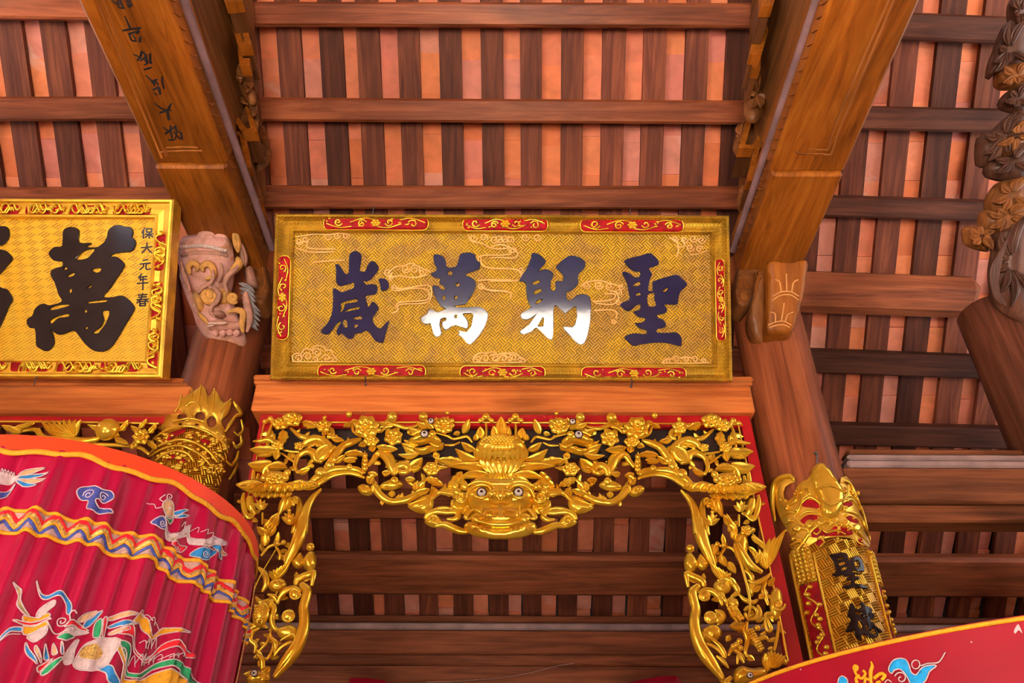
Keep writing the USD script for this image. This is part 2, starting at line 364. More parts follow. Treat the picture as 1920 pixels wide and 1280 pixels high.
# front wall with its door hole behind the camera, and the front slope of the roof
DX0, DX1 = -1.12, 1.04
for a, b, l in ((-3.75, DX0, "plastered front wall left of the door, behind the camera"), (DX1, 3.55, "plastered front wall right of the door, behind the camera")):
    obj("wall_front", box(a, b, -3.3, -3.15, 0, 3.9), M_WALL, label=l, cat="wall", kind="structure")
obj("wall_front", box(DX0, DX1, -3.3, -3.15, 2.5, 3.9), M_WALL, label="plastered front wall over the door, behind the camera", cat="wall", kind="structure")
obj("ground", box(-9, 9, -14, -3.3, -.1, -.01), M_COURT, label="pale paved courtyard outside the door", cat="ground", kind="structure")
obj("wall_court", box(-9, 9, -8.4, -8.2, 0, 1.9), M_COURTW, label="blue-grey courtyard wall outside the door", cat="wall", kind="structure")
v = np.array([[x, y, z + e] for x in (-7, 7) for (y, z) in ((1.35, roofp(1.35) + .42), (-5.1, roofp(1.35) - 3.42)) for e in (0, .1)])  # eave carried further out to cut the sun on the hall floor
obj("ceiling", trimesh.convex.convex_hull(v), W_RAFTER, label="front slope of the roof behind the camera", cat="ceiling", kind="structure")

# ------------------------------------------------------------------ columns
def column(x, y, r, z1, label, seed):
    z = np.linspace(0, z1, 40); th = np.linspace(0, 2 * np.pi, 48, endpoint=False)
    Z, T = np.meshgrid(z, th, indexing="ij")
    p = np.stack([np.cos(T) * 2.2 + seed, np.sin(T) * 2.2, Z * .9], -1)
    rr = r * (1.03 - .05 * Z / z1) + .006 * (meshkit.fbm(p, 3, seed) - .5) * 2
    V = np.stack([x + rr * np.cos(T), y + rr * np.sin(T), Z], -1).reshape(-1, 3)
    n, m = Z.shape
    i, j = np.meshgrid(np.arange(n - 1), np.arange(m), indexing="ij")
    q = np.stack([i * m + j, i * m + (j + 1) % m, (i + 1) * m + (j + 1) % m, (i + 1) * m + j], -1).reshape(-1, 4)
    cap = [[(n - 1) * m, (n - 1) * m + k, (n - 1) * m + k + 1] for k in range(1, m - 1)]
    mesh = trimesh.Trimesh(V, np.vstack([q[:, [0, 1, 2]], q[:, [0, 2, 3]], cap]), process=False)
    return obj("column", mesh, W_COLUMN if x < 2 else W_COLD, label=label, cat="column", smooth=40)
YC = 3.1
COLS = [(-1.352, "round brown wooden column between the two gold boards, under the carved lion head"), (1.243, "round brown wooden column right of the gilded arch"), (2.36, "dark round column at the far right edge")]
for k, (x, l) in enumerate(COLS):
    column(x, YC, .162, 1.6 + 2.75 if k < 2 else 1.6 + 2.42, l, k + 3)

# ------------------------------------------------------------------ beams carrying the gold boards, at the columns' front
XA = Frame((0, 2.92, 3.4), (1, 0, 0), (0, -1, 0))
lintel(XA, 474, 1412, [(702, 712, -.05), (712, 719, -.02), (719, 770, .0)], "front_beam", "orange-brown moulded beam under the central gold board", W_BEAM)
lintel(XA, -120, 352, [(706, 714, -.05), (714, 721, -.02), (721, 773, .0)], "front_beam", "orange-brown moulded beam under the left gold board", W_BEAM, ext=(.3, 0))
XR = Frame((0, 3.02, 3.1), (1, 0, 0), (0, -1, 0))
lintel(XR, 1590, 1960, [(841, 850, -.05), (851, 861, -.035), (862, 875, -.015), (876, 942, .0), (942, 978, -.03)], "front_beam", "large brown beam with pale dusty mouldings right of the right column", W_XR, ext=(0, .3), dusty=(1, 2))
def into_wall(fr, m):
    """lets a bracket's back run level into the column instead of along the plane's normal"""
    h = np.minimum(m.vertices[:, 2], 0)
    zl = np.array([fr.a[2], fr.b[2], fr.n[2]])
    m.vertices = m.vertices + h[:, None] * (-fr.n[2]) * zl
    return m
def mat4(fr):
    M = np.eye(4); M[:3, 0], M[:3, 1], M[:3, 2], M[:3, 3] = fr.a, fr.b, fr.n, fr.O
    return M
# ------------------------------------------------------------------ relief tools in a frame: pixels read on its plane become metres on it
UPN = np.array([0, 0, 1.0])
def limb(fr, pts, w, h=0.0, flat=.8, n=6, sides=8, wobble=0):
    """rounded carved stroke along pixel points; w: widths in pixels; h: height of its centre over the plane (one value or one per point)"""
    p = fr.pts(pts)
    s = fr.scale(*pts[len(pts) // 2])
    w = np.broadcast_to(np.asarray(w, float), len(pts)) * s
    hh = np.broadcast_to(np.asarray(h, float), len(pts))
    q = spline(np.column_stack([p, hh, w]), n if len(pts) > 2 else 4)
    return tube3(q[:, :3], np.maximum(q[:, 3], .0006), UPN, flat, sides)
def blob(fr, pts, H, w=None, base=0.0, n=5, smooth=True, holes=(), step=None, grid=None, body=0.0):
    """inflated outline from pixel points"""
    def loop(c):
        c = fr.pts(c)
        return spline(c, n, True) if smooth else c
    P = Polygon(loop(pts)).buffer(0)
    for q in holes: P = P.difference(Polygon(loop(q)).buffer(0))
    return puff(P, H, w or math.sqrt(P.area) * .45, base, step=step, grid=grid, body=body)
def bead(fr, u, v, r, h=0.0, flat=.8, sub=2):
    s = fr.scale(u, v) * r
    x, y = fr.px(u, v)
    return ball((x, y, h), (s, s, s * flat), sub)
def leaf(fr, a, b, w, h=0.0, lift=0.0, bend=0.0, lobes=0, fold=.35, hump=.25, nt=12, ns=6):
    """a leaf or petal from pixel a to pixel b, w pixels wide, folded along its midrib, with lobes along its edges"""
    A, B = fr.px(*a), fr.px(*b)
    s = fr.scale(*a) * w / 2
    d = B - A; L = np.linalg.norm(d) + 1e-9; d = d / L; nrm = np.array([-d[1], d[0]])
    t = np.linspace(0, 1, nt * 2 if lobes else nt)
    prof = np.sin(np.pi * np.clip(t, .02, .985) ** .8) ** .75
    if lobes: prof = prof * (.72 + .28 * np.abs(np.sin(t * np.pi * lobes)))
    prof = np.maximum(prof, .04)
    S = np.linspace(-1, 1, ns + 1)
    T, SS = np.meshgrid(t, S, indexing="ij")
    off = bend * L * np.sin(np.pi * T)
    xy = A + d * (T * L)[..., None] + nrm * (SS * (prof * s)[:, None] + off)[..., None]
    z = h + lift * L * T ** 1.5 + hump * s * np.sin(np.pi * T) - fold * s * np.abs(SS) * prof[:, None] + .12 * s * np.cos(SS * 3 * np.pi) * (prof[:, None])
    top = np.concatenate([xy, z[..., None]], -1)
    bot = top.copy(); bot[..., 2] -= .25 * s + .0015
    k, m = T.shape
    V = np.vstack([top.reshape(-1, 3), bot.reshape(-1, 3)])
    i, j = np.meshgrid(np.arange(k - 1), np.arange(m - 1), indexing="ij")
    q = np.stack([i * m + j, (i + 1) * m + j, (i + 1) * m + j + 1, i * m + j + 1], -1).reshape(-1, 4)
    N = k * m
    rim = np.concatenate([np.arange(m), np.arange(1, k) * m + m - 1, (k - 1) * m + np.arange(m - 2, -1, -1), np.arange(k - 2, 0, -1) * m])
    r2 = np.roll(rim, -1)
    side = np.stack([rim, r2, r2 + N, rim + N], 1)
    Q = np.vstack([q, q[:, ::-1] + N, side])
    m_ = trimesh.Trimesh(V, np.vstack([Q[:, [0, 1, 2]], Q[:, [0, 2, 3]]]), process=False)
    m_.fix_normals() if False else None
    tri = m_.triangles[:2]
    if m_.face_normals[0][2] < 0: m_.invert()
    return m_
def petals(fr, c, r, n, h=0.0, start=0.0, span=360.0, w=.75, lift=.15, squash=1.0, r0=.15, rows=1):
    out = []
    for row in range(rows):
        rr = r * (1 - .36 * row)
        for k in range(n):
            an = math.radians(start + row * 180 / n + span * (k / n if span == 360 else k / max(1, n - 1)))
            e = np.array([math.cos(an), -math.sin(an) * squash])
            c_ = np.array(c, float)
            out.append(leaf(fr, c_ + e * rr * r0, c_ + e * rr, rr * w, h + row * r * fr.scale(*c) * .22, lift=lift + .25 * row, fold=.15, hump=.4, nt=7, ns=4))
    return out
def spiral(c, r, turns, start=0.0, hand=1, r_in=.15, n=10):
    k = int(n * turns) + 2
    t = np.linspace(0, 1, k)
    a = math.radians(start) + hand * 2 * np.pi * turns * t
    rr = r * (1 - (1 - r_in) * t)
    return [(c[0] + q * math.cos(x), c[1] + q * math.sin(x)) for q, x in zip(rr, a)]
def strokes(fr, list_, h0, h1, scale, origin, rot=None):
    """ink: brush strokes [(pts, widths)] in glyph units, flat on the plane"""
    out = []
    for pts, w in list_:
        pts = [(origin[0] + x * scale, origin[1] + y * scale) for x, y in pts]
        p = fr.pts(pts); s = fr.scale(*pts[0]) * scale
        w = np.broadcast_to(np.asarray(w, float), len(pts)) * s
        q = spline(np.column_stack([p, w]), 5)
        g = shapely.union_all([LineString(q[i:i + 2, :2]).buffer((q[i, 2] + q[i + 1, 2]) / 4, quad_segs=4) for i in range(len(q) - 1)])
        out.append(g)
    g = shapely.union_all(out).simplify(.0004)
    gs = getattr(g, "geoms", [g])
    return join([trimesh.creation.extrude_polygon(x, h1 - h0, engine="earcut").apply_translation([0, 0, h0]) for x in gs])

M_INK = plain("black_ink", (.012, .01, .016), .55, var=.1)

# ------------------------------------------------------------------ crossbeams running from the columns towards and over the camera
ZB = 1.6 + 2.57
KB = Frame((0, 2.0, ZB), (1, 0, 0), (0, 0, -1))
def crossbeam(x0, x1, xb, label, sgn, step_v, panel, tail, Y0=.9):
    T = thing("crossbeam", label, "beam", KB)
    # local: x right, y towards the viewer, z down
    ya, yb = KB.px(960, step_v)[1], 2.0 - Y0
    y1 = 2.0 - 2.97
    obj("beam_body", box(x0, x1, ya, yb, -.2, .0, .014), W_KE, T)
    obj("beam_end", box(x0 + .008, x1 - .008, y1, ya + .01, -.2, .022, .01), W_KE, T)
    zc = -.1
    obj("corner_bead", tube3([[xb, y1 + .04, zc], [xb, (y1 + yb) / 2, zc], [xb, yb, zc]], .034, UPN, 1, 10), W_MAUVE, T, smooth=40)
    # shallow wave carving on the flank
    waves = []
    n = 34
    for k in range(n):
        y = y1 + .12 + (yb - y1 - .2) * k / n
        waves.append(tube3([[x0 if sgn < 0 else x1, y - .02, -.075], [(x0 if sgn < 0 else x1) + sgn * .004, y, -.04], [x0 if sgn < 0 else x1, y + .03, -.012]], [.004, .008, .003], (1, 0, 0), 1, 6))
    obj("wave_carving", waves, W_KE, T, smooth=True)
    lines = []
    for seg in panel:
        lines.append(limb(KB, seg, 4.0, 0.0, .5, n=4))
    obj("panel_moulding", lines, W_KE_LINE, T, smooth=True)
    SP = Frame((0, 2.93, 3.9), (1, 0, 0), (0, -1, 0))
    pl = blob(SP, tail, .02, w=.02, base=-.12, n=4, body=.1)
    e = obj("scrolled_end", xf(pl, np.linalg.inv(mat4(KB)) @ mat4(SP)), W_CARVE, T, smooth=40)
    c = np.mean(tail, 0)
    sw = [limb(SP, [(c[0] + (q[0] - c[0]) * f_, c[1] + (q[1] - c[1]) * f_) for q in tail[2:]], 3, -.0, .8, n=3, sides=6) for f_ in (.75, .5, .28)]
    obj("incised_swirl", [xf(m_, np.linalg.inv(mat4(KB)) @ mat4(SP)) for m_ in sw], W_KE, e, smooth=True)
    return T
W_MAUVE = plain("mauve_bead", (.2, .12, .13), .6, var=.3, scale=9)  # mottled mauve-brown tone of the corner bead
W_KE_LINE = wood("crossbeam_moulding", (.16, .045, .01), (.3, .1, .02), (.46, .18, .04), 1, .42, fine=.7, val=(.95, 1.05), coat=.2)
KL = crossbeam(-1.51, -1.195, -1.184, "golden-brown crossbeam lettered in black ink, over the carved lion head", 1, 312,
    [[(172, -40), (183, 0), (296, 279), (300, 285)], [(182, -40), (193, 0), (305, 276), (312, 281)], [(300, 285), (345, 283), (378, 283)], [(312, 277), (345, 276), (370, 277)]],
    [(445, 428), (476, 424), (489, 465), (500, 515), (503, 545), (490, 568), (472, 558), (456, 510), (447, 465)])
KR = crossbeam(1.09, 1.405, 1.086, "golden-brown crossbeam with grainy unlettered underside, right of the middle bay", -1, 322,
    [[(1690, -40), (1676, 0), (1580, 225), (1562, 280), (1556, 290), (1540, 289), (1500, 288), (1492, 283)], [(1680, -40), (1666, 0), (1570, 222), (1553, 276), (1546, 281), (1512, 280)]],
    [(1432, 470), (1393, 478), (1382, 520), (1379, 550), (1388, 572), (1406, 570), (1420, 540), (1430, 500)])
# the ink inscription, read from the other side: glyph strokes as they stand in the picture (origin 200,0; 4.57 px per glyph unit px)
def zpx(x, y): return (200 + x / 4.57, y / 4.57)
INK = [
    [([(50, 10), (75, 25), (110, 35)], 16), ([(115, 0), (140, 60)], 20), ([(95, 0), (105, 60), (150, 70)], 16), ([(180, -5), (190, 55), (215, 40)], 20), ([(200, 0), (212, 40)], 14)],
    [([(157, 140), (205, 250)], [10, 24]), ([(140, 262), (215, 248), (290, 240)], 18), ([(190, 290), (240, 275), (275, 270)], 18), ([(195, 300), (215, 345), (250, 350)], 16), ([(225, 300), (250, 340)], 14), ([(270, 245), (262, 290)], 14), ([(290, 320), (285, 355)], 22)],
    [([(228, 465), (265, 480), (300, 500)], [8, 14, 12]), ([(300, 440), (290, 480), (265, 515)], 18), ([(305, 440), (330, 470), (325, 500)], 14), ([(290, 520), (330, 500), (345, 540), (325, 555)], 14), ([(340, 470), (350, 545)], 14), ([(372, 465), (375, 540)], 20), ([(330, 520), (385, 535)], 14), ([(325, 595), (380, 578)], 18)],
    [([(340, 650), (385, 690), (410, 730)], 18), ([(385, 700), (430, 680)], 18), ([(410, 730), (405, 690), (440, 720)], 18), ([(475, 660), (480, 720), (492, 755)], 18), ([(400, 770), (440, 750), (455, 760)], 18), ([(440, 740), (455, 805)], 16), ([(410, 800), (430, 810)], 16), ([(455, 770), (465, 800)], 14)],
    [([(412, 885), (465, 925), (520, 950)], [12, 16, 22]), ([(555, 885), (535, 920), (525, 955)], [12, 18, 22]), ([(460, 965), (510, 945), (550, 945)], [20, 20, 16]), ([(520, 950), (535, 1020)], [22, 26])],
    [([(485, 1090), (540, 1130), (560, 1150)], [12, 18, 18]), ([(505, 1145), (545, 1110), (590, 1085)], 18), ([(545, 1080), (560, 1180)], 16), ([(590, 1080), (600, 1120), (640, 1140)], 18), ([(575, 1130), (620, 1180), (640, 1190)], 18), ([(640, 1145), (645, 1190)], 20), ([(535, 1200), (575, 1195)], 20), ([(600, 1130), (590, 1190)], 14)],
]
for g in INK:
    m = [([zpx(*q) for q in pts], np.asarray(w) / 4.57) for pts, w in g]
    obj("inscription", strokes(KB, m, -.0005, .0008, 1.0, (0, 0)), M_INK, KL)

# ------------------------------------------------------------------ stacked bracket blocks of the trusses, between crossbeam and purlins
W_BLOCK_SHADE = wood("shaded_block_wood", (.05, .018, .008), (.12, .042, .014), (.2, .08, .03), 1, .5, fine=.8, val=(.9, 1.1))  # shade inside the block frames put into a darker wood colour
def truss(side, xin, blocks, carvings, plank, labels):
    """blocks: outlines in the picture on upright planes at their own depth; plank: upright board under the roof"""
    # upright board filling the truss above the crossbeam
    n = np.array([side, 0, 0.0])
    xs = xin - side * .05
    P = [(ZY[1], ZY[0]) for ZY in plank]
    m = trimesh.creation.extrude_polygon(Polygon([(y, z) for y, z in plank]), .12, engine="earcut")
    m.vertices = np.stack([xs - side * m.vertices[:, 2], m.vertices[:, 0], m.vertices[:, 1]], 1)
    if m.volume < 0: m.invert()
    T = thing("truss", labels[0], "truss")
    obj("upright_board", m, W_CARVE, T)
    for k, q in enumerate(blocks):
        q = np.array(q, float)
        ue = q[:, 0].max() if side > 0 else q[:, 0].min()
        ve = q[:, 1].mean()
        d = ray(ue, ve)
        t = (xin + side * .04) / d[0]
        fr = Frame(EYE + d * t, (1, 0, 0), (0, -1, 0))
        pl = fr.pts(q)
        b = thing_part("bracket_block", T, fr)
        body = Polygon(pl)
        obj_in("block_body", prism(body.buffer(-.006), -.16, .0, 0), W_BLOCK_SHADE, b)
        rim = body.difference(body.buffer(-.026))
        obj_in("block_rim", [trimesh.creation.extrude_polygon(g, .055, engine="earcut").apply_translation([0, 0, -.025]) for g in getattr(rim, "geoms", [rim])], W_KE, b)
    for q, hgt in carvings:
        q = np.array(q, float)
        ue = q[:, 0].max() if side > 0 else q[:, 0].min()
        d = ray(ue, q[:, 1].mean())
        fr = Frame(EYE + d * ((xin + side * .03) / d[0]), (1, 0, 0), (0, -1, 0))
        c = q.mean(0)
        ms = [blob(fr, q, .05, base=-.05)]
        ms += [leaf(fr, c + (q[i] - c) * .1, c + (q[i] - c) * .95, 14, .01 + .01 * (i % 2), .1, bend=.1) for i in range(0, len(q))]
        obj("carved_leaf", [xf(m_, np.array(mat4(fr))) for m_ in ms], W_CARVE, T, smooth=50)
    return T
def thing_part(name, T, fr):
    return (name, T, fr)
def obj_in(nm, m, mt, b):
    """a block part: its body is the part, its rim the sub-part of it"""
    name, T, fr = b
    m = join(m) if isinstance(m, list) else m
    m = xf(m, mat4(fr))
    if nm == "block_body":
        obj_in.last = obj(name, m, mt, T)
    else:
        obj("raised_rim", m, mt, obj_in.last)
c1_ = lambda pts: [(320 + x / 3.05, y / 3.05) for x, y in pts]
c2_ = lambda pts: [(1360 + x / 2.667, y / 2.667) for x, y in pts]
zt = lambda Y: roofp(Y) - .08
plank = [(2.95, ZB + .205), (1.1, ZB + .205), (1.1, zt(1.1)), (2.95, zt(2.95))]
truss(1, -1.24, [c1_(b) for b in (
        [(318, 55), (412, 48), (472, 290), (395, 292)], [(392, 300), (460, 293), (462, 408), (404, 408)], [(290, 592), (455, 584), (505, 782), (418, 784)],
        [(352, 782), (432, 778), (472, 985), (408, 988)], [(462, 1172), (532, 1166), (565, 1290), (500, 1295)], [(270, -60), (380, -70), (420, 40), (320, 50)])],
    [(c1_([(372, 395), (405, 385), (470, 480), (470, 535), (440, 548), (385, 470)]), .03), (c1_([(430, 992), (480, 985), (500, 1100), (495, 1160), (455, 1165)]), .03),
     (c1_([(470, 690), (530, 700), (560, 850), (520, 920), (470, 930), (480, 800)]), .03), (c1_([(400, 545), (450, 540), (490, 640), (480, 700), (455, 600)]), .03)],
    plank, ["left truss of stacked carved bracket blocks above the lettered crossbeam"])
truss(-1, 1.13, [c2_(b) for b in (
        [(165, 76), (240, 76), (172, 300), (112, 300)], [(130, 300), (172, 292), (168, 370), (124, 370)], [(112, 580), (262, 574), (150, 766), (58, 766)],
        [(140, 746), (216, 740), (180, 926), (98, 930)], [(75, 1042), (132, 1038), (82, 1202), (28, 1196)], [(175, -50), (260, -50), (230, 60), (170, 60)])],
    [(c2_([(150, 380), (180, 385), (210, 500), (170, 570), (120, 560), (105, 480)]), .03), (c2_([(80, 935), (140, 940), (140, 1000), (100, 1040), (72, 1000)]), .03),
     (c2_([(75, 625), (100, 620), (95, 740), (60, 735), (50, 690)]), .03)],
    plank, ["right truss of stacked carved bracket blocks above the unlettered crossbeam"])

# far right truss: a dark carved stack on the far column
FT = Frame((2.2, 2.55, 4.3), (1, 0, 0), (-.25, -.75, -.6))
T = thing("truss", "dark carved truss of leaf and scroll blocks at the far right edge", "truss", FT)
c3_ = lambda pts: [(1480 + x / 2.782, y / 2.782) for x, y in pts]
LUMPS = [([(1190, -40), (1260, -40), (1260, 120), (1215, 135), (1180, 60)], W_DARK), ([(1160, 90), (1270, 60), (1270, 330), (1150, 330), (1070, 390), (1065, 330), (1100, 230)], W_DARK),
    ([(1120, 330), (1270, 300), (1270, 430), (1200, 440), (1110, 430)], W_CARVE), ([(1160, 460), (1270, 410), (1270, 560), (1180, 560), (1120, 530)], W_DARK),
    ([(1010, 700), (1060, 680), (1200, 560), (1270, 560), (1270, 700), (1150, 810), (1030, 860), (1000, 820)], W_DARK), ([(1070, 760), (1200, 640), (1270, 600), (1270, 720), (1170, 810)], W_CARVE),
    ([(1060, 830), (1220, 760), (1270, 720), (1270, 920), (1060, 915)], W_DARK), ([(1100, 950), (1200, 920), (1270, 900), (1270, 1120), (1100, 1120), (1040, 1060)], W_CARVE),
    ([(1015, 1100), (1080, 1080), (1230, 1050), (1270, 1060), (1270, 1180), (1090, 1220), (1020, 1200)], W_CARVE), ([(930, 1180), (1000, 1170), (1080, 1200), (1060, 1270), (1070, 1310), (950, 1280), (925, 1230)], W_CARVE),
    ([(1090, 1180), (1200, 1130), (1280, 1050), (1280, 1640), (1150, 1640), (1080, 1560), (1060, 1420), (1080, 1300)], W_DARK)]
for i, (q, m) in enumerate(LUMPS):
    q = c3_(q)
    o = obj("carved_block", blob(FT, q, .06 + .01 * (i % 3), base=-.12 + .004 * i, n=3), m, T, smooth=50)
    c = np.mean(q, 0)
    ms = [leaf(FT, c + (np.array(p) - c) * .15, c + (np.array(p) - c) * .85, 18, -.03 + .004 * i, .05, bend=.12) for p in q]
    obj("carved_leaf", ms, m, o, smooth=50)
ms = [limb(FT, [(1900 - 7 * k, 420 + 14 * k), (1880 - 8 * k, 470 + 12 * k), (1868 - 2 * k, 530 + 8 * k), (1885, 575)], [3, 8, 8, 3], .01 + .003 * k) for k in range(4)]
obj("mane", ms, W_DARK, T, smooth=True)

# ------------------------------------------------------------------ scroll bracket on the right column
SB = Frame((1.22, 2.78, 3.95), (1, 0, 0), (-.05, -.9, -.45))
T = thing("scroll_bracket", "wooden scroll bracket incised with pale flower lines, under the right crossbeam", "bracket", SB)
z4 = lambda x, y: (1360 + x / 3.2, 460 + y / 3.2)
obj("bracket_body", into_wall(SB, blob(SB, [z4(*p) for p in [(255, 85), (380, 88), (495, 80), (490, 180), (475, 290), (440, 420), (410, 500), (370, 528), (310, 528), (250, 522), (246, 440), (255, 300), (260, 180)]], .03, w=.02, base=-.16, n=4, body=.13)), W_KE, T, smooth=40)
obj("bracket_cheek", into_wall(SB, blob(SB, [z4(*p) for p in [(250, 90), (215, 150), (185, 230), (155, 350), (160, 410), (190, 480), (232, 520), (262, 520), (262, 300), (262, 100)]], .03, w=.03, base=-.16, n=4, body=.05)), W_CARVE, T, smooth=40)
sw = [limb(SB, [z4(*p) for p in spiral((215, 430), 50 - 12 * k, .8, 200, 1, .7)], [2, 4, 4, 4, 3, 3, 3, 3, 3, 2][:len(spiral((0, 0), 1, .8))], -.078) for k in range(3)]
sw += [limb(SB, [z4(240 - 9 * k, 130 + 12 * k), z4(220 - 9 * k, 230 + 9 * k), z4(205 - 8 * k, 330 + 6 * k), z4(185 - 3 * k, 400)], 3.5, -.079) for k in range(3)]
obj("cheek_swirl", sw, W_KE, T, smooth=True)
M_INCISE = plain("pale_incised_line", (.72, .35, .1), .6, var=.15)
inc = []
for pts in ([(365, 170), (368, 275)], [(300, 205), (325, 220), (335, 275)], [(435, 205), (408, 225), (398, 275)], [(285, 305), (330, 280), (390, 278), (440, 305)], [(280, 330), (330, 300), (390, 297), (440, 328)],
            [(352, 345), (345, 400), (335, 455)], [(270, 400), (298, 410), (300, 455)], [(408, 400), (375, 415), (360, 455)], [(258, 478), (300, 460), (350, 455), (395, 478)], [(262, 492), (310, 478), (350, 476), (385, 492)]):
    inc.append(limb(SB, [z4(*p) for p in pts], 2.6, .001, .5, n=4, sides=6))
obj("incised_flower", inc, M_INCISE, T, smooth=True)

# ------------------------------------------------------------------ carved lion head bracket on the left column
LB = Frame((-1.33, 2.72, 3.95), (1, 0, 0), (.12, -.86, -.5))
T = thing("lion_bracket", "carved lion head bracket in dusty pink and ochre paint under the lettered crossbeam", "bracket", LB)
z5 = lambda x, y: (310 + x / 4.925, 390 + y / 4.925)
Z5 = lambda L: [z5(*p) for p in L]
M_PINK = mat("dusty_pink_paint", {"tc": ("texture_coordinate", {}), "n": ("noise_texture", {"scale": 14.0, "detail": 6.0, "distortion": .6}),
    "r": ("rgb_ramp", {"ramp": [(.3, (.3, .13, .05)), (.42, (.5, .26, .18)), (.55, (.68, .4, .36)), (.68, (.6, .24, .15)), (.8, (.45, .25, .07))]}), "b": ("bump", {"strength": .4, "distance": .006}),
    "p": ("principled_bsdf", {"roughness": .8})}, [("tc.object", "n.vector"), ("n.fac", "r.fac"), ("r.color", "p.base_color"), ("n.fac", "b.height"), ("b.normal", "p.normal")])
M_OCHRE = plain("worn_ochre_paint", (.5, .26, .06), .7, var=.4, scale=25, bump=.3)
M_TAUPE = plain("worn_brown_paint", (.34, .17, .12), .7, var=.4, scale=25, bump=.3)
M_GREY = plain("worn_grey_blue_paint", (.2, .19, .2), .65, var=.35, scale=25)
M_TOOTH = plain("tooth_white", (.75, .66, .62), .5, var=.08)
obj("head", into_wall(LB, blob(LB, Z5([(120, 110), (170, 86), (380, 90), (540, 95), (575, 130), (585, 200), (600, 330), (590, 480), (560, 620), (600, 740), (640, 860), (700, 1000), (720, 1110), (650, 1140), (560, 1150), (440, 1160), (380, 1130), (330, 1060), (270, 960), (215, 850), (200, 780), (160, 690), (110, 560), (85, 500), (95, 400), (65, 340), (50, 260), (70, 180)]), .07, w=.07, base=-.18, n=3, body=.03)), M_PINK, T, smooth=50)
obj("jowl", blob(LB, Z5([(110, 430), (200, 400), (400, 395), (540, 420), (560, 560), (500, 690), (380, 700), (260, 680), (160, 600)]), .05, w=.06, base=-.1), M_PINK, T, smooth=50)
obj("lip", limb(LB, Z5([(100, 410), (200, 392), (320, 384), (440, 392), (545, 412)]), [6, 10, 11, 10, 6], -.066), M_TAUPE, T, smooth=True)
for k in range(17):
    x = 112 + 26 * k
    obj("tooth", bead(LB, *z5(x, 338 + 14 * math.cos((k - 6) / 3.4) * -1 + (18 if k > 11 else 0) * (k - 11) / 5), 4.2, -.055, 1.2, 1), M_TOOTH, T)
obj("tongue", blob(LB, Z5([(250, 200), (320, 130), (370, 118), (405, 140), (410, 290), (380, 300), (270, 260)]), .018, base=-.09), M_PINK, T, smooth=50)
obj("gum", blob(LB, Z5([(430, 160), (480, 150), (540, 260), (520, 310), (440, 300), (415, 230)]), .012, base=-.092), M_PINK, T, smooth=50)
for pts, w in (([(205, 590), (190, 530), (230, 492), (280, 520), (270, 570)], [8, 12, 12, 12, 5]), ([(355, 640), (425, 620), (420, 540), (370, 500), (320, 530), (335, 570)], [6, 12, 14, 14, 12, 6]),
               ([(350, 740), (335, 800), (380, 850), (440, 840), (450, 790), (420, 745)], [8, 14, 16, 14, 12, 6]), ([(590, 610), (620, 560), (660, 500), (650, 440)], [6, 16, 18, 8])):
    obj("ochre_curl", limb(LB, Z5(pts), w, -.035), M_OCHRE, T, smooth=True)
for pts, w in (([(290, 780), (340, 720), (400, 690), (430, 640), (430, 560)], [6, 9, 9, 8, 4]), ([(390, 720), (450, 740), (485, 800), (460, 860), (420, 900), (410, 960), (450, 1000)], [5, 9, 11, 10, 9, 8, 4]),
               ([(560, 770), (540, 690), (570, 620), (640, 560), (660, 520)], [5, 10, 12, 10, 5]), ([(130, 480), (150, 580), (190, 680), (220, 760)], [5, 9, 9, 4]), ([(500, 500), (510, 580), (480, 680)], [4, 8, 4])):
    obj("whisker", limb(LB, Z5(pts), w, -.02), M_TAUPE, T, smooth=True)
obj("cheek", blob(LB, Z5([(345, 740), (430, 730), (450, 790), (430, 850), (370, 850)]), .04, base=-.06), M_OCHRE, T, smooth=50)
obj("cheek", blob(LB, Z5([(215, 780), (290, 740), (330, 830), (320, 930), (260, 930)]), .05, base=-.09), M_OCHRE, T, smooth=50)
obj("cheek", blob(LB, Z5([(450, 740), (560, 730), (560, 850), (500, 880), (440, 870)]), .04, base=-.09), M_OCHRE, T, smooth=50)
obj("forehead_curl", [limb(LB, Z5(spiral((610, 820), 48, 1.6, 40, 1)), 8, -.03)], M_OCHRE, T, smooth=True)
obj("nose", [blob(LB, Z5([(420, 980), (460, 935), (510, 940), (535, 990), (480, 1010)]), .05, base=-.05)], M_TAUPE, T, smooth=50)
obj("brow", limb(LB, Z5([(560, 950), (640, 930), (700, 960), (690, 1060), (700, 1140)]), [5, 12, 14, 12, 6], -.04), M_OCHRE, T, smooth=True)
obj("brow", limb(LB, Z5([(380, 1060), (320, 1000), (270, 950)]), [5, 10, 5], -.05), M_OCHRE, T, smooth=True)
obj("paw", [blob(LB, Z5([(370, 1040), (480, 1010), (600, 1030), (680, 1040), (680, 1100), (560, 1120), (400, 1120), (365, 1090)]), .05, base=-.07)] + [bead(LB, *z5(440 + 65 * k, 1138 + 6 * (k % 2)), 7, -.05) for k in range(4)], M_PINK, T, smooth=50)
for k in range(7):
    obj("claw_line", limb(LB, Z5([(385 + 8 * (k % 3), 1050 + 14 * (k % 4)), (440 + 60 * (k // 4) * 2, 1045 + 12 * (k % 4))]), 3, -.005), M_TOOTH if k % 2 else M_TAUPE, T, smooth=True)
for k in range(9):
    y = 690 + 45 * k
    obj("mane_feather", leaf(LB, z5(650 + 8 * k, y - 20), z5(800 + (60 if k > 3 else 15) * (1 - abs(k - 5) / 7), y + 70), 9, -.06, 0, bend=.08), M_GREY, T, smooth=50)
obj("ear", blob(LB, Z5([(690, 520), (740, 490), (770, 560), (805, 690), (750, 700), (700, 640)]), .04, base=-.13), M_TAUPE, T, smooth=50)
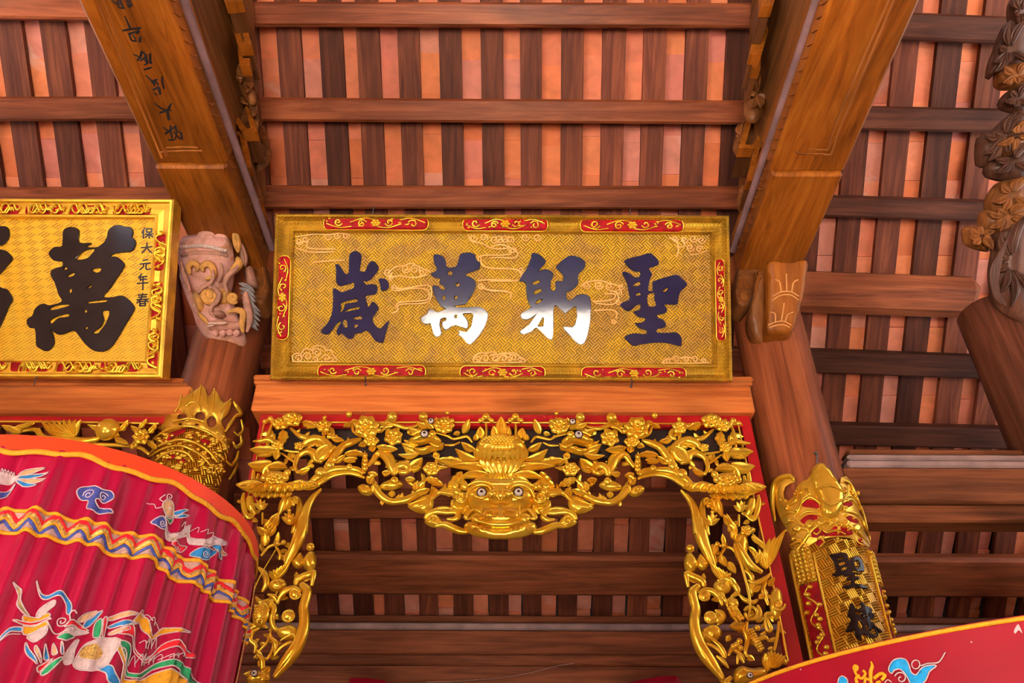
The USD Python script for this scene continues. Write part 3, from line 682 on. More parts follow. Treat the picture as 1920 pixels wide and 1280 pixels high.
obj("mane_curl", limb(LB, Z5([(730, 1130), (760, 1020), (740, 900), (720, 800), (725, 760)]), [6, 14, 16, 12, 8], -.05), M_TAUPE, T, smooth=True)
obj("side_leaf", leaf(LB, z5(640, 380), z5(600, 130), 16, -.07, 0), M_OCHRE, T, smooth=50)
obj("side_leaf", leaf(LB, z5(700, 500), z5(660, 270), 14, -.09, 0), M_TAUPE, T, smooth=50)
# ------------------------------------------------------------------ gold
def gold(name, col, dark, rough=.3, scale=60.0, bump=.2, dust=.7, metal=.62, spread=(.35, .6)):
    return mat(name, {
        "tc": ("texture_coordinate", {}), "g": ("geometry", {}), "n": ("noise_texture", {"scale": scale, "detail": 5.0}), "n2": ("noise_texture", {"scale": 9.0, "detail": 4.0, "distortion": .6}),
        "r": ("rgb_ramp", {"ramp": [(spread[0], dark), (spread[1], col)]}), "b": ("bump", {"strength": bump, "distance": .002}),
        "sx": ("separate_xyz", {}), "d": ("map_range", {"from_min": .45, "from_max": .85, "to_min": 0, "to_max": dust, "clamp": True}),
        "m": ("mix_color", {"b": (.3, .17, .11)}), "rr": ("map_range", {"from_min": 0, "from_max": 1, "to_min": rough, "to_max": .8}), "mt": ("map_range", {"from_min": 0, "from_max": 1, "to_min": metal, "to_max": 0}),
        "p": ("principled_bsdf", {})},
        [("tc.object", "n.vector"), ("tc.object", "n2.vector"), ("n2.fac", "r.fac"), ("n.fac", "b.height"), ("b.normal", "p.normal"), ("g.normal", "sx.vector"), ("sx.z", "d.value"),
         ("r.color", "m.a"), ("d.result", "m.fac"), ("m.result", "p.base_color"), ("d.result", "rr.value"), ("rr.result", "p.roughness"), ("d.result", "mt.value"), ("mt.result", "p.metallic")])
M_GOLD = gold("gold_leaf", (1.0, .73, .06), (.88, .49, .02), .18, scale=70, bump=.3)
M_GOLD_S = gold("gold_leaf_smooth", (1.0, .73, .07), (.95, .56, .03), .15, scale=70, bump=.12)
M_GOLD_F = gold("gold_leaf_aged", (.95, .62, .06), (.62, .34, .03), .34, scale=160, bump=.3)
def weave(name, hi, lo, cell, line, ang=45, patch=None, rough=.33, metal=.75, depth=.5, wear_refl=(.62, .5), warp=(1, 1, 1), upright=False):
    """gold ground with a carved basket weave: checks of bands running two ways"""
    nd = {"tc": ("texture_coordinate", {}), "map": ("mapping", {"rotation": (math.pi / 2 * upright, 0, math.radians(ang)), "scale": warp}),
        "ck": ("checker_texture", {"scale": 1 / cell, "color1": (1, 1, 1), "color2": (0, 0, 0)}),
        "wa": ("wave_texture", {"bands_direction": "x", "scale": .314 / line}), "wb": ("wave_texture", {"bands_direction": "y", "scale": .314 / line}),
        "mx": ("mix_float", {}), "n": ("noise_texture", {"scale": 7.0, "detail": 5.0, "distortion": .7}),
        "rw": ("rgb_ramp", {"ramp": [(wear_refl[1] - .06, (0, 0, 0)), (wear_refl[1] + .1, (1, 1, 1))]}),
        "c1": ("mix_color", {"a": hi, "b": lo}), "k": ("math", {"math_type": "multiply", "value2": wear_refl[0]}),  # worn patches and roof reflections mixed into the gold colour
        "ln": ("rgb_ramp", {"ramp": [(.1, (.12, .1, .08)), (.55, (1, 1, 1))]}), "c2": ("mix_color", {"blend_type": "multiply", "fac": .85}),
        "b": ("bump", {"strength": depth, "distance": .004}), "p": ("principled_bsdf", {"roughness": rough, "metallic": metal})}
    ln = [("tc.object", "map.vector"), ("map.vector", "ck.vector"), ("map.vector", "wa.vector"), ("map.vector", "wb.vector"), ("ck.fac", "mx.fac"), ("wa.fac", "mx.a"), ("wb.fac", "mx.b"),
        ("tc.object", "n.vector"), ("n.fac", "rw.fac"), ("rw.color", "k.value1"), ("k.value", "c1.fac"), ("mx.result", "ln.fac"), ("c1.result", "c2.a"), ("ln.color", "c2.b"),
        ("mx.result", "b.height"), ("b.normal", "p.normal")]
    if patch is not None:
        nd |= {"ck2": ("checker_texture", {"scale": 1 / cell, "color1": (1, 1, 1), "color2": (0, 0, 0)}), "c3": ("mix_color", {"b": patch}), "k3": ("math", {"math_type": "multiply"})}
        nd["c2"][1]["fac"] = 0.12
        ln += [("map.vector", "ck2.vector"), ("ck2.fac", "k3.value1"), ("wa.fac", "k3.value2"), ("k3.value", "c3.fac"), ("c2.result", "c3.a"), ("c3.result", "p.base_color")]
    else:
        ln += [("c2.result", "p.base_color")]
    return mat(name, nd, ln)
M_WEAVE = weave("gold_fret_ground", (1.0, .67, .05), (.58, .33, .11), .03, .0105, 45, rough=.36, metal=.5, depth=.8)
M_WEAVE_L = weave("yellow_fret_ground", (1.0, .6, .012), (1.0, .7, .04), .021, .0075, 38, patch=(.3, .1, .004), rough=.42, metal=.2, depth=.25, warp=(.48, .9, 1))
M_DIAPER = weave("gold_diaper", (.95, .6, .05), (.45, .28, .03), .011, .0055, 45, rough=.33, metal=.8)
M_LACQ = plain("blue_black_lacquer", (.014, .015, .06), .07, var=.2, scale=9, specular_ior_level=.5, bump=.05)
M_LACQ2 = plain("black_lacquer", (.018, .012, .014), .1, var=.3, scale=8, specular_ior_level=.35)
M_REDP = plain("cartouche_red", (.3, .003, .007), .6, var=.4, scale=30, specular_ior_level=.15)
M_IRON = plain("iron", (.12, .11, .12), .5, metallic=.7)

def board(fr, corners, band, prof, name, label, ground, frame_mat, side_mat, depth=.04):
    """framed board: corners in pixels (tl, tr, br, bl), a mitred moulding of the given profile [(inset, height)]"""
    T = thing(name, label, "plaque", fr)
    c = fr.pts(corners); x0, x1 = (c[0, 0] + c[3, 0]) / 2, (c[1, 0] + c[2, 0]) / 2; y1, y0 = (c[0, 1] + c[1, 1]) / 2, (c[2, 1] + c[3, 1]) / 2
    obj("ground", box(x0 + band * .9, x1 - band * .9, y0 + band * .9, y1 - band * .9, -depth * .5, .0), ground, T)
    obj("back_board", box(x0 + .004, x1 - .004, y0 + .004, y1 - .004, -depth, -depth * .5), side_mat, T)
    rect = lambda d: np.array([[x0 + d, y1 - d], [x1 - d, y1 - d], [x1 - d, y0 + d], [x0 + d, y0 + d]])
    for k in range(4):
        V, Fc = [], []
        for d, h in prof:
            r = rect(d); V += [[*r[k], h], [*r[(k + 1) % 4], h]]
        for i in range(len(prof) - 1):
            a = 2 * i; Fc += [[a, a + 1, a + 3], [a, a + 3, a + 2]]
        m = trimesh.Trimesh(np.array(V), np.array(Fc), process=False)
        if m.face_normals[:, 2].sum() < 0: m.invert()
        obj("frame_moulding", m, frame_mat, T)
    return T, (x0, x1, y0, y1)
def arabesque(x0, x1, yc, hw, h, seed, dense=1.0):
    """gold scroll relief along a cartouche: a blossom in the middle, curling tendrils and leaves towards the ends"""
    r = random.Random(seed); out = []
    xm = (x0 + x1) / 2
    for q in range(7):
        a = q * 6.283 / 6
        out.append(ball((xm + hw * .5 * math.cos(a) * (q < 6), yc + hw * .4 * math.sin(a) * (q < 6), h + .002), (hw * .3, hw * .26, hw * .25), 1))
    for sd in (-1, 1):
        n = max(2, int((x1 - x0) / 2 / (hw * 2.6)))
        L = (x1 - x0) / 2 / n
        for k in range(n):
            a = xm + sd * (k + .12) * L; u = 1 if (k + (sd > 0)) % 2 else -1
            c = (a + sd * L * .45, yc + u * hw * .12)
            sp = [(c[0] + sd * q[0], c[1] + u * q[1], h + .002) for q in spiral((0, 0), hw * r.uniform(.6, .75), r.uniform(.9, 1.2), 200, 1, .25, 7)]
            out.append(tube3(np.array(sp), hw * r.uniform(.24, .32), UPN, .8, 6))
            out.append(tube3(spline([(a - sd * L * .1, yc - u * hw * .5, h), (a + sd * L * .4, yc - u * hw * .72, h + .002), (a + sd * L * .95, yc - u * hw * .1, h)], 4), hw * .22, UPN, .8, 6))
            for q in range(3):
                p = (a + sd * L * r.uniform(.2, .95), yc + r.uniform(-.6, .6) * hw); an = r.uniform(0, 6.28); l = hw * r.uniform(.4, .6)
                e = (p[0] + l * math.cos(an), p[1] + l * .7 * math.sin(an))
                out.append(tube3(np.array([[*p, h], [(p[0] + e[0]) / 2, (p[1] + e[1]) / 2, h + .003], [*e, h]]), [hw * .08, hw * .34, hw * .05], UPN, .7, 6))
    return out
PROF = [(0, -.035), (0, .035), (.006, .041), (.013, .041), (.018, .034), (.03, .022), (.045, .015), (.058, .014), (.063, .021), (.07, .022), (.076, .016), (.078, -.012)]
b_ = np.array([0, -.364, .617]); b_ /= np.linalg.norm(b_)
PF = Frame((0, 2.70, 1.6 + 2.18), (1, 0, 0), np.cross((1, 0, 0), b_))
PF.O = PF.O + PF.n * ((np.array([0, 2.88, 1.6 + 1.872]) - PF.O) @ PF.n)
PL, (px0, px1, py0, py1) = board(PF, [(520, 403), (1362, 409), (1370, 717), (512, 711)], .078, PROF, "plaque", "long gold board with four large blue-black characters in a gold and red frame", M_WEAVE, M_DIAPER, M_RED)
for k, (ua, va, ub, vb) in enumerate([(608, 407, 803, 432), (868, 409, 1027, 434), (1088, 411, 1281, 436), (597, 684, 798, 709), (863, 686, 1022, 711), (1090, 688, 1286, 713), (522, 480, 541, 637), (1340, 486, 1360, 639)]):
    A, B = PF.px(ua, va, .02), PF.px(ub, vb, .02)
    xa, xb, ya, yb = A[0], B[0], B[1], A[1]
    r = min(xb - xa, yb - ya) * .42
    P = shapely.box(xa + r, ya + r, xb - r, yb - r).buffer(r)
    c = obj("red_cartouche", puff(P, .01, .012, .014, body=.008), M_REDP, PL, smooth=40)
    if xb - xa > yb - ya: ms = arabesque(xa + .02, xb - .02, (ya + yb) / 2, (yb - ya) / 2, .034, k)
    else: ms = [xf(m, np.array([[0, 1, 0, (xa + xb) / 2], [1, 0, 0, 0], [0, 0, 1, 0], [0, 0, 0, 1.0]])) for m in arabesque(ya + .02, yb - .02, 0, (xb - xa) / 2, .034, k)]
    for m in ms:
        if m.volume < 0: m.invert()
    obj("gold_arabesque", ms, M_GOLD_S, c, smooth=True)
    e = np.array(P.exterior.coords)
    obj("gold_rim", tube3(np.column_stack([e, np.full(len(e), .026)]), .006, UPN, 1, 6), M_GOLD_S, c, smooth=True)
gx = lambda o, s, L: [(o[0] + x / s, o[1] + y / s) for x, y in L]
def ell(x, y, a, b, n=8): return [(x + a * math.cos(t), y + b * math.sin(t)) for t in np.arange(n) * 2 * np.pi / n]
def glyph(fr, T, o, s, outs, holes, m, H=.009, w=.0045, name="character"):
    for q in outs:
        loop = lambda c: spline(fr.pts(gx(o, s, c)), 3, True)
        P = Polygon(loop(q)).buffer(0)
        if P.geom_type != "Polygon": P = max(P.geoms, key=lambda g: g.area)
        for h in holes: P = P.difference(Polygon(loop(h)).buffer(0))
        obj(name, flat_top(P, H, w * .55, -.001), m, T)
glyph(PF, PL, (590, 460), 6.4, [[(485, 72), (530, 80), (565, 120), (560, 200), (545, 300), (575, 315), (610, 312), (630, 260), (665, 205), (700, 190), (735, 205), (770, 260), (765, 300), (730, 345), (680, 410), (620, 435), (585, 425), (610, 468), (640, 472), (700, 465), (740, 480), (757, 510), (748, 570), (710, 595), (620, 605), (620, 650), (645, 735), (665, 725), (680, 690), (710, 678), (740, 700), (772, 755), (745, 800), (705, 870), (700, 905), (730, 960), (770, 990), (800, 990), (860, 930), (895, 905), (885, 960), (860, 1040), (825, 1165), (790, 1168), (735, 1150), (690, 1090), (640, 1030), (600, 1030), (560, 1055), (490, 1060), (465, 1110), (430, 1125), (390, 1110), (350, 1070), (320, 1060), (285, 1080), (265, 1030), (300, 960), (325, 920), (290, 925), (255, 960), (215, 1020), (165, 1070), (110, 1065), (75, 1035), (100, 1000), (160, 930), (205, 830), (220, 740), (225, 640), (222, 540), (240, 515), (290, 540), (330, 562), (420, 533), (472, 510), (476, 470), (470, 448), (380, 475), (310, 490), (270, 465), (258, 400), (262, 300), (250, 235), (290, 232), (330, 280), (365, 340), (385, 345), (410, 330), (415, 200), (420, 120), (445, 85)],
    [(770, 405), (840, 400), (880, 430), (895, 480), (880, 530), (840, 550), (800, 540), (790, 480)]],
    [[(330, 690), (505, 645), (510, 680), (440, 690), (370, 705), (350, 770), (310, 805), (325, 750)], [(365, 800), (420, 765), (530, 740), (530, 765), (440, 785)], [(345, 905), (385, 900), (395, 985), (350, 970)], [(475, 870), (550, 850), (568, 885), (480, 888)], [(478, 955), (525, 955), (490, 990)]], M_LACQ)
glyph(PF, PL, (775, 460), 6.4, [[(245, 125), (270, 108), (340, 125), (385, 175), (400, 250), (440, 268), (510, 255), (540, 190), (560, 115), (610, 90), (690, 90), (745, 120), (755, 165), (800, 215), (795, 275), (740, 310), (660, 335), (625, 360), (690, 385), (740, 430), (750, 490), (720, 570), (670, 650), (620, 710), (510, 722), (510, 743), (640, 742), (780, 738), (850, 765), (900, 825), (880, 920), (830, 1030), (760, 1120), (690, 1190), (640, 1170), (590, 1110), (540, 1075), (555, 1050), (530, 1020), (580, 1030), (640, 1035), (690, 975), (715, 870), (710, 825), (650, 820), (600, 830), (645, 890), (660, 960), (640, 1000), (590, 985), (530, 965), (470, 970), (420, 1005), (375, 1010), (345, 930), (390, 900), (390, 870), (330, 890), (320, 950), (340, 1050), (320, 1090), (280, 1100), (245, 1070), (225, 1000), (205, 940), (150, 950), (100, 920), (90, 870), (130, 845), (165, 820), (190, 770), (230, 770), (280, 800), (330, 790), (390, 765), (340, 740), (290, 670), (250, 580), (232, 500), (250, 480), (300, 490), (345, 535), (380, 520), (350, 480), (315, 460), (320, 400), (270, 395), (220, 360), (215, 335), (265, 315), (280, 270), (250, 210)]],
    [ell(443, 335, 28, 28), ell(532, 475, 28, 22), ell(367, 630, 18, 28), ell(513, 628, 18, 22), ell(513, 855, 14, 20)], M_LACQ)
glyph(PF, PL, (960, 460), 6.4, [[(235, 105), (270, 92), (330, 115), (405, 185), (390, 230), (350, 270), (320, 315), (360, 295), (430, 292), (490, 330), (490, 380), (465, 440), (468, 530), (500, 545), (520, 530), (525, 435), (600, 430), (615, 400), (610, 360), (570, 320), (525, 265), (560, 220), (630, 160), (700, 125), (790, 140), (860, 180), (880, 220), (860, 290), (800, 345), (790, 400), (795, 440), (770, 500), (700, 550), (655, 570), (655, 640), (690, 660), (730, 640), (780, 600), (850, 585), (910, 605), (945, 660), (945, 780), (935, 940), (910, 1060), (870, 1170), (820, 1192), (760, 1160), (700, 1090), (640, 1030), (615, 985), (640, 975), (720, 980), (760, 930), (775, 850), (770, 760), (745, 740), (700, 770), (640, 820), (610, 800), (560, 750), (515, 725), (500, 780), (500, 900), (495, 1050), (480, 1130), (440, 1125), (380, 1070), (320, 1010), (280, 995), (230, 1040), (140, 1070), (100, 1050), (100, 1025), (180, 970), (240, 900), (285, 835), (220, 880), (150, 892), (110, 870), (105, 825), (150, 790), (225, 745), (190, 670), (170, 560), (160, 455), (90, 430), (95, 390), (150, 320), (200, 230), (225, 160)]],
    [[(250, 450), (270, 435), (330, 420), (320, 455), (255, 475)], [(260, 570), (290, 535), (345, 525), (345, 555), (275, 590)], [(285, 685), (310, 660), (355, 645), (350, 675), (295, 703)], [(312, 965), (345, 910), (370, 868), (380, 900), (372, 965)]], M_LACQ)
glyph(PF, PL, (1150, 460), 6.4, [[(130, 185), (200, 155), (320, 125), (420, 95), (470, 115), (520, 160), (545, 210), (520, 245), (430, 275), (440, 310), (462, 345), (440, 400), (425, 460), (415, 535), (440, 548), (470, 540), (465, 450), (500, 425), (620, 385), (760, 355), (820, 400), (880, 460), (860, 505), (810, 545), (780, 620), (765, 705), (680, 712), (610, 712), (640, 760), (635, 800), (590, 825), (525, 835), (535, 870), (590, 890), (628, 940), (610, 985), (530, 1005), (525, 1045), (640, 1050), (750, 1045), (800, 1085), (818, 1130), (810, 1205), (770, 1205), (680, 1180), (560, 1168), (440, 1175), (330, 1190), (240, 1208), (180, 1160), (130, 1110), (180, 1070), (260, 1055), (390, 1065), (390, 1020), (330, 1005), (280, 970), (258, 930), (310, 930), (370, 910), (375, 875), (310, 865), (260, 830), (240, 795), (290, 780), (320, 765), (320, 710), (270, 725), (220, 770), (180, 792), (130, 770), (80, 715), (120, 680), (190, 650), (180, 560), (160, 460), (130, 390), (105, 325), (150, 320), (200, 345), (260, 385), (310, 375), (320, 320), (270, 320), (210, 290), (150, 230)]],
    [[(240, 475), (300, 440), (322, 455), (310, 480), (250, 492)], [(270, 590), (310, 572), (325, 590), (300, 605), (275, 603)], [(410, 600), (485, 575), (490, 650), (508, 722), (420, 730)], [(590, 545), (645, 505), (640, 545), (600, 560)]], M_LACQ)
# clouds in low relief on the gold ground
M_CLOUD = gold("gold_cloud_line", (1.0, .7, .26), (.9, .55, .16), .35, bump=.05, dust=.2, metal=.3)
o2 = lambda L: gx((480, 380), 3.556, L)
o3 = lambda L: gx((920, 380), 3.556, L)
CL = []
def curls(L, w=3.0):
    return [limb(PF, spiral(c, r, t, st, hd, .2), w, .003, .9, n=3, sides=6) for c, r, t, st, hd in L]
def cl(conv, arcs, curl, k):
    ms = [limb(PF, conv(a), 3.6, .004, .9, n=5, sides=6) for a in arcs]
    ms += curls([(conv([c[:2]])[0], c[2] / 3.556, c[3], c[4], c[5]) for c in curl], 3.2)
    obj("relief_cloud", ms, M_CLOUD, PL, smooth=True)
cl(o2, [[(250, 1060), (245, 1020), (280, 1005), (310, 1020)], [(300, 1010), (330, 975), (375, 985), (385, 1010)], [(370, 985), (400, 955), (450, 960), (470, 990)], [(460, 985), (500, 985), (520, 1020), (545, 1050)], [(250, 1060), (350, 1062), (540, 1058)]],
   [(290, 1040, 26, 1.2, 180, 1), (345, 1025, 30, 1.3, 180, 1), (410, 1000, 32, 1.3, 200, 1), (400, 1045, 20, 1.1, 180, 1), (470, 1035, 26, 1.2, 180, 1), (505, 1045, 18, 1, 180, 1)], 0)
cl(o2, [[(1450, 1060), (1455, 1025), (1500, 1000), (1540, 1010)], [(1530, 1005), (1580, 995), (1620, 1020)], [(1610, 1015), (1660, 1000), (1710, 1020)], [(1450, 1064), (1580, 1066), (1705, 1066)]],
   [(1480, 1045, 24, 1.2, 180, 1), (1530, 1040, 28, 1.2, 180, 1), (1590, 1035, 30, 1.3, 200, 1), (1650, 1040, 26, 1.2, 180, 1), (1690, 1045, 20, 1.1, 200, 1)], 1)
cl(o3, [[(0, 1020), (60, 1010), (110, 1005)], [(100, 1010), (150, 1000), (190, 1025), (235, 1055)], [(0, 1064), (120, 1066), (230, 1062)]], [(40, 1045, 22, 1.2, 180, 1), (90, 1035, 26, 1.3, 180, 1), (150, 1035, 26, 1.2, 180, 1), (195, 1050, 16, 1, 180, 1)], 2)
cl(o2, [[(1415, 215), (1440, 260), (1500, 270), (1560, 300), (1620, 310), (1700, 300)], [(1680, 310), (1700, 340), (1640, 350), (1500, 355), (1480, 400)], [(1500, 355), (1510, 420), (1600, 440), (1700, 440)], [(1480, 520), (1560, 515), (1700, 515)], [(1500, 560), (1540, 580), (1640, 590), (1700, 600)]],
   [(1450, 235, 26, 1.2, 0, 1), (1520, 235, 28, 1.3, 30, -1), (1590, 245, 30, 1.3, 0, 1), (1660, 240, 28, 1.2, 20, 1), (1500, 555, 24, 1.3, 0, 1)], 3)
cl(o3, [[(0, 300), (60, 280), (130, 300), (180, 340), (150, 370), (60, 365), (0, 370)], [(0, 440), (120, 440), (190, 455), (205, 490), (170, 520), (0, 525)], [(0, 590), (100, 590), (135, 610), (130, 640)]],
   [(60, 240, 30, 1.3, 0, 1), (130, 250, 26, 1.3, 40, -1), (230, 230, 28, 1.3, 0, 1), (310, 230, 28, 1.2, 0, 1), (150, 320, 22, 1.3, 0, -1), (205, 450, 22, 1.3, 40, 1)], 4)
cl(o2, [[(880, 470), (930, 430), (990, 420), (1040, 405), (1090, 430), (1160, 460)], [(890, 500), (960, 490), (1060, 500), (1150, 480)], [(900, 560), (960, 575), (1100, 555), (1165, 560), (1165, 640), (1120, 670), (960, 680), (945, 720), (910, 738)], [(930, 590), (1080, 570), (1150, 590), (1150, 640), (1100, 655), (960, 665), (930, 700)]],
   [(880, 465, 28, 1.4, 0, 1), (905, 500, 20, 1.2, 90, 1), (1000, 440, 30, 1.5, 0, 1), (1060, 445, 34, 1.6, 30, -1), (1110, 465, 24, 1.2, 0, 1), (925, 565, 26, 1.4, 0, 1)], 5)
cl(o2, [[(270, 230), (330, 220), (400, 210), (480, 215), (560, 205), (630, 215)], [(270, 275), (340, 260), (345, 300), (430, 310), (530, 310)], [(270, 305), (360, 330), (440, 330), (520, 330)], [(380, 400), (480, 390), (590, 385)]],
   [(290, 260, 26, 1.2, 0, 1), (330, 245, 22, 1.2, 0, 1), (480, 225, 26, 1.3, 0, 1), (540, 220, 24, 1.2, 0, 1), (600, 225, 22, 1.2, 0, -1)], 6)
cl(o3, [[(600, 560), (640, 530), (720, 520), (800, 540), (870, 560)], [(680, 660), (760, 655), (820, 640), (825, 610), (760, 610)], [(690, 720), (800, 715), (840, 735), (835, 770)], [(690, 670), (800, 680), (850, 650), (840, 600), (800, 590)]],
   [(640, 550, 26, 1.4, 0, 1), (720, 550, 30, 1.5, 0, 1), (790, 560, 28, 1.4, 0, 1), (850, 600, 24, 1.3, 40, -1), (850, 660, 22, 1.2, 0, 1), (820, 790, 18, 1.2, 0, 1), (870, 560, 22, 1.2, 0, 1)], 7)
cl(o3, [[(1190, 235), (1240, 260), (1250, 320), (1240, 360)], [(1280, 240), (1290, 290), (1240, 300)], [(1330, 350), (1390, 340), (1440, 320)]],
   [(1230, 240, 24, 1.3, 0, 1), (1290, 245, 26, 1.3, 0, 1), (1350, 240, 28, 1.3, 0, 1), (1405, 250, 26, 1.3, 0, 1), (1330, 300, 28, 1.4, 0, 1), (1390, 310, 24, 1.3, 0, -1)], 8)
cl(o3, [[(1145, 1062), (1170, 1045), (1210, 1040)], [(1260, 1035), (1300, 1030), (1350, 1035)], [(1145, 1068), (1300, 1070), (1460, 1066)]],
   [(1180, 1055, 20, 1.2, 180, 1), (1235, 1045, 24, 1.3, 180, 1), (1300, 1045, 24, 1.3, 180, 1), (1360, 1045, 24, 1.2, 180, 1), (1420, 1055, 18, 1.1, 180, 1)], 9)
for u, v in ((688, 712), (1181, 716)):
    p = PF.px(u, v)
    obj("hook", [tube3([(p[0], p[1] - .018, .03), (p[0] + .003, p[1] + .002, .05), (p[0], p[1] + .012, .04)], .006, UPN, 1, 6), ball((p[0] + .001, p[1] - .02, .032), .006, 1)], M_IRON, PL)
for u, v in ((698, 398), (1181, 402)):
    p = PF.px(u, v)
    obj("hanger", tube3([(p[0], p[1] - .015, .0), (p[0] + .004, p[1] + .03, -.01)], .005, (1, 0, 0), 1, 6), M_IRON, PL)

# left board: yellow ground, black characters, gold dragons on a red cove
tl = math.radians(27.5); bl_ = np.array([0, -math.sin(tl), math.cos(tl)])
LF = Frame((-1.8, 2.84, 1.6 + 1.86), (1, 0, 0), np.cross((1, 0, 0), bl_))
PROF_L = [(0, -.05), (0, .028), (.006, .036), (.014, .036), (.02, .026), (.045, .018), (.066, .02), (.072, .028), (.08, .026), (.084, -.012)]
LP, (qx0, qx1, qy0, qy1) = board(LF, [(-520, 374), (329, 377), (312, 711), (-530, 706)], .084, PROF_L, "plaque", "bright yellow gold board with black characters at the left edge", M_WEAVE_L, M_GOLD_F, M_RED, .055)
r = random.Random(5)
for k, (x, y, hor) in enumerate([(qx1 - .1 - .19 * i, yy, True) for i in range(4) for yy in (qy1 - .045, qy0 + .045)] + [(qx1 - .045, qy1 - .15 - .21 * i, False) for i in range(3)]):
    L = .17
    P = shapely.box(-L / 2 + .012, -.016, L / 2 - .012, .016).buffer(.008)
    M = np.eye(4); M[:2, 3] = (x - (L / 2 if hor else 0), y - (0 if hor else L / 2))
    if not hor: M[:2, :2] = [[0, -1], [1, 0]]
    c = obj("red_cartouche", xf(puff(P, .006, .01, .018), M), M_REDP, LP, smooth=40)
    ms = []
    for q in range(9):
        a0 = r.uniform(-L / 2, L / 2 - .05); s = r.choice([-1, 1])
        pts = [(a0, -.02 * s, .022), (a0 + .015, .012 * s, .032), (a0 + .035, .02 * s, .034), (a0 + .05, -.006 * s, .03), (a0 + .062, .01 * s, .024)]
        ms.append(xf(tube3(spline(pts, 4), [.004, *np.linspace(.011, .008, 15), .004][:len(spline(pts, 4))] if False else .0095, UPN, .8, 6), M))
    for q in range(6):
        ms.append(xf(ball((r.uniform(-L / 2, L / 2), r.uniform(-.02, .02), .026), (.011, .007, .008), 1), M))
    obj("gold_dragon_scroll", ms, M_GOLD, LP if False else c, smooth=True)
LO = (40, 410)
glyph(LF, LP, LO, 4.923, [[(390, 130), (420, 90), (480, 80), (540, 110), (540, 220), (655, 226), (610, 262), (720, 262), (790, 190), (810, 110), (860, 70), (910, 60), (960, 75), (1020, 85), (1040, 130), (1030, 170), (1058, 200), (1060, 250), (1020, 305), (930, 315), (870, 325), (830, 350), (890, 355), (940, 395), (960, 430), (930, 490), (890, 550), (830, 640), (765, 720), (850, 725), (930, 710), (990, 740), (1050, 810), (1040, 860), (980, 960), (910, 1080), (850, 1170), (790, 1220), (720, 1228), (660, 1210), (590, 1150), (530, 1070), (495, 1035), (440, 1050), (370, 1072), (310, 1050), (285, 1020), (310, 1100), (310, 1160), (270, 1210), (230, 1222), (190, 1205), (145, 1170), (145, 1090), (130, 1015), (90, 1010), (60, 970), (65, 925), (110, 895), (130, 840), (170, 800), (220, 785), (270, 800), (380, 765), (350, 700), (320, 600), (285, 540), (280, 490), (320, 460), (385, 440), (385, 400), (310, 390), (265, 340), (265, 310), (310, 265), (385, 250)]],
    [[(520, 365), (590, 300), (685, 285), (620, 365), (530, 382)], ell(418, 463, 16, 12), [(438, 525), (495, 500), (495, 525), (445, 542)], [(660, 470), (740, 460), (735, 490), (700, 500)], [(620, 640), (660, 605), (655, 630), (630, 645)], ell(463, 668, 14, 20), [(630, 770), (780, 752), (785, 770), (640, 782)],
     [(275, 830), (350, 800), (445, 795), (440, 808), (300, 845)], [(275, 940), (350, 900), (440, 880), (440, 905), (350, 920), (290, 970)], ell(602, 857, 14, 14), [(755, 860), (820, 858), (790, 960), (720, 1055), (670, 1050), (740, 1000), (770, 930)], ell(610, 1010, 14, 9)], M_LACQ2, H=.01)
glyph(LF, LP, (0, 410), 4.92, [[(-60, 75), (20, 72), (75, 80), (95, 130), (85, 190), (40, 240), (0, 252), (-80, 250)], [(-60, 300), (30, 290), (80, 310), (125, 370), (80, 430), (30, 490), (-10, 520), (-90, 520)], [(-90, 640), (40, 645), (80, 660), (125, 740), (90, 810), (40, 930), (0, 1010), (-40, 1060), (-120, 1060)]], [], M_LACQ2, H=.01, name="character")
SMALL = [
    [[(1140, 85), (1115, 130)], [(1128, 115), (1126, 180)], [(1155, 95), (1205, 92)], [(1155, 95), (1158, 125)], [(1205, 92), (1200, 125)], [(1155, 125), (1203, 122)], [(1145, 145), (1222, 140)], [(1182, 125), (1180, 180)], [(1175, 148), (1145, 172)], [(1188, 148), (1220, 172)]],
    [[(1110, 268), (1205, 258)], [(1160, 225), (1155, 270), (1115, 315)], [(1160, 265), (1185, 300), (1215, 318)]],
    [[(1125, 385), (1165, 378)], [(1098, 418), (1190, 408)], [(1130, 415), (1125, 445), (1095, 470)], [(1155, 412), (1150, 455), (1165, 470), (1190, 462)]],
    [[(1110, 510), (1085, 545)], [(1095, 538), (1160, 532)], [(1098, 540), (1100, 570)], [(1098, 562), (1155, 556)], [(1072, 598), (1168, 590)], [(1125, 535), (1122, 655)]],
    [[(1080, 705), (1160, 698)], [(1085, 725), (1155, 720)], [(1068, 748), (1178, 740)], [(1120, 690), (1105, 740), (1068, 775)], [(1130, 742), (1188, 775)], [(1095, 765), (1095, 805)], [(1095, 765), (1145, 762)], [(1145, 762), (1145, 802)], [(1095, 785), (1145, 782)], [(1095, 805), (1145, 802)]]]
for g in SMALL:
    obj("small_character", strokes(LF, [(gx(LO, 4.923, p), 13 / 4.923) for p in g], -.0005, .001, 1.0, (0, 0)), M_LACQ2, LP)
p = LF.px(76, 712)
obj("hook", [tube3([(p[0], p[1] + .015, .03), (p[0] + .004, p[1] - .03, .05)], .005, UPN, 1, 6)], M_IRON, LP)
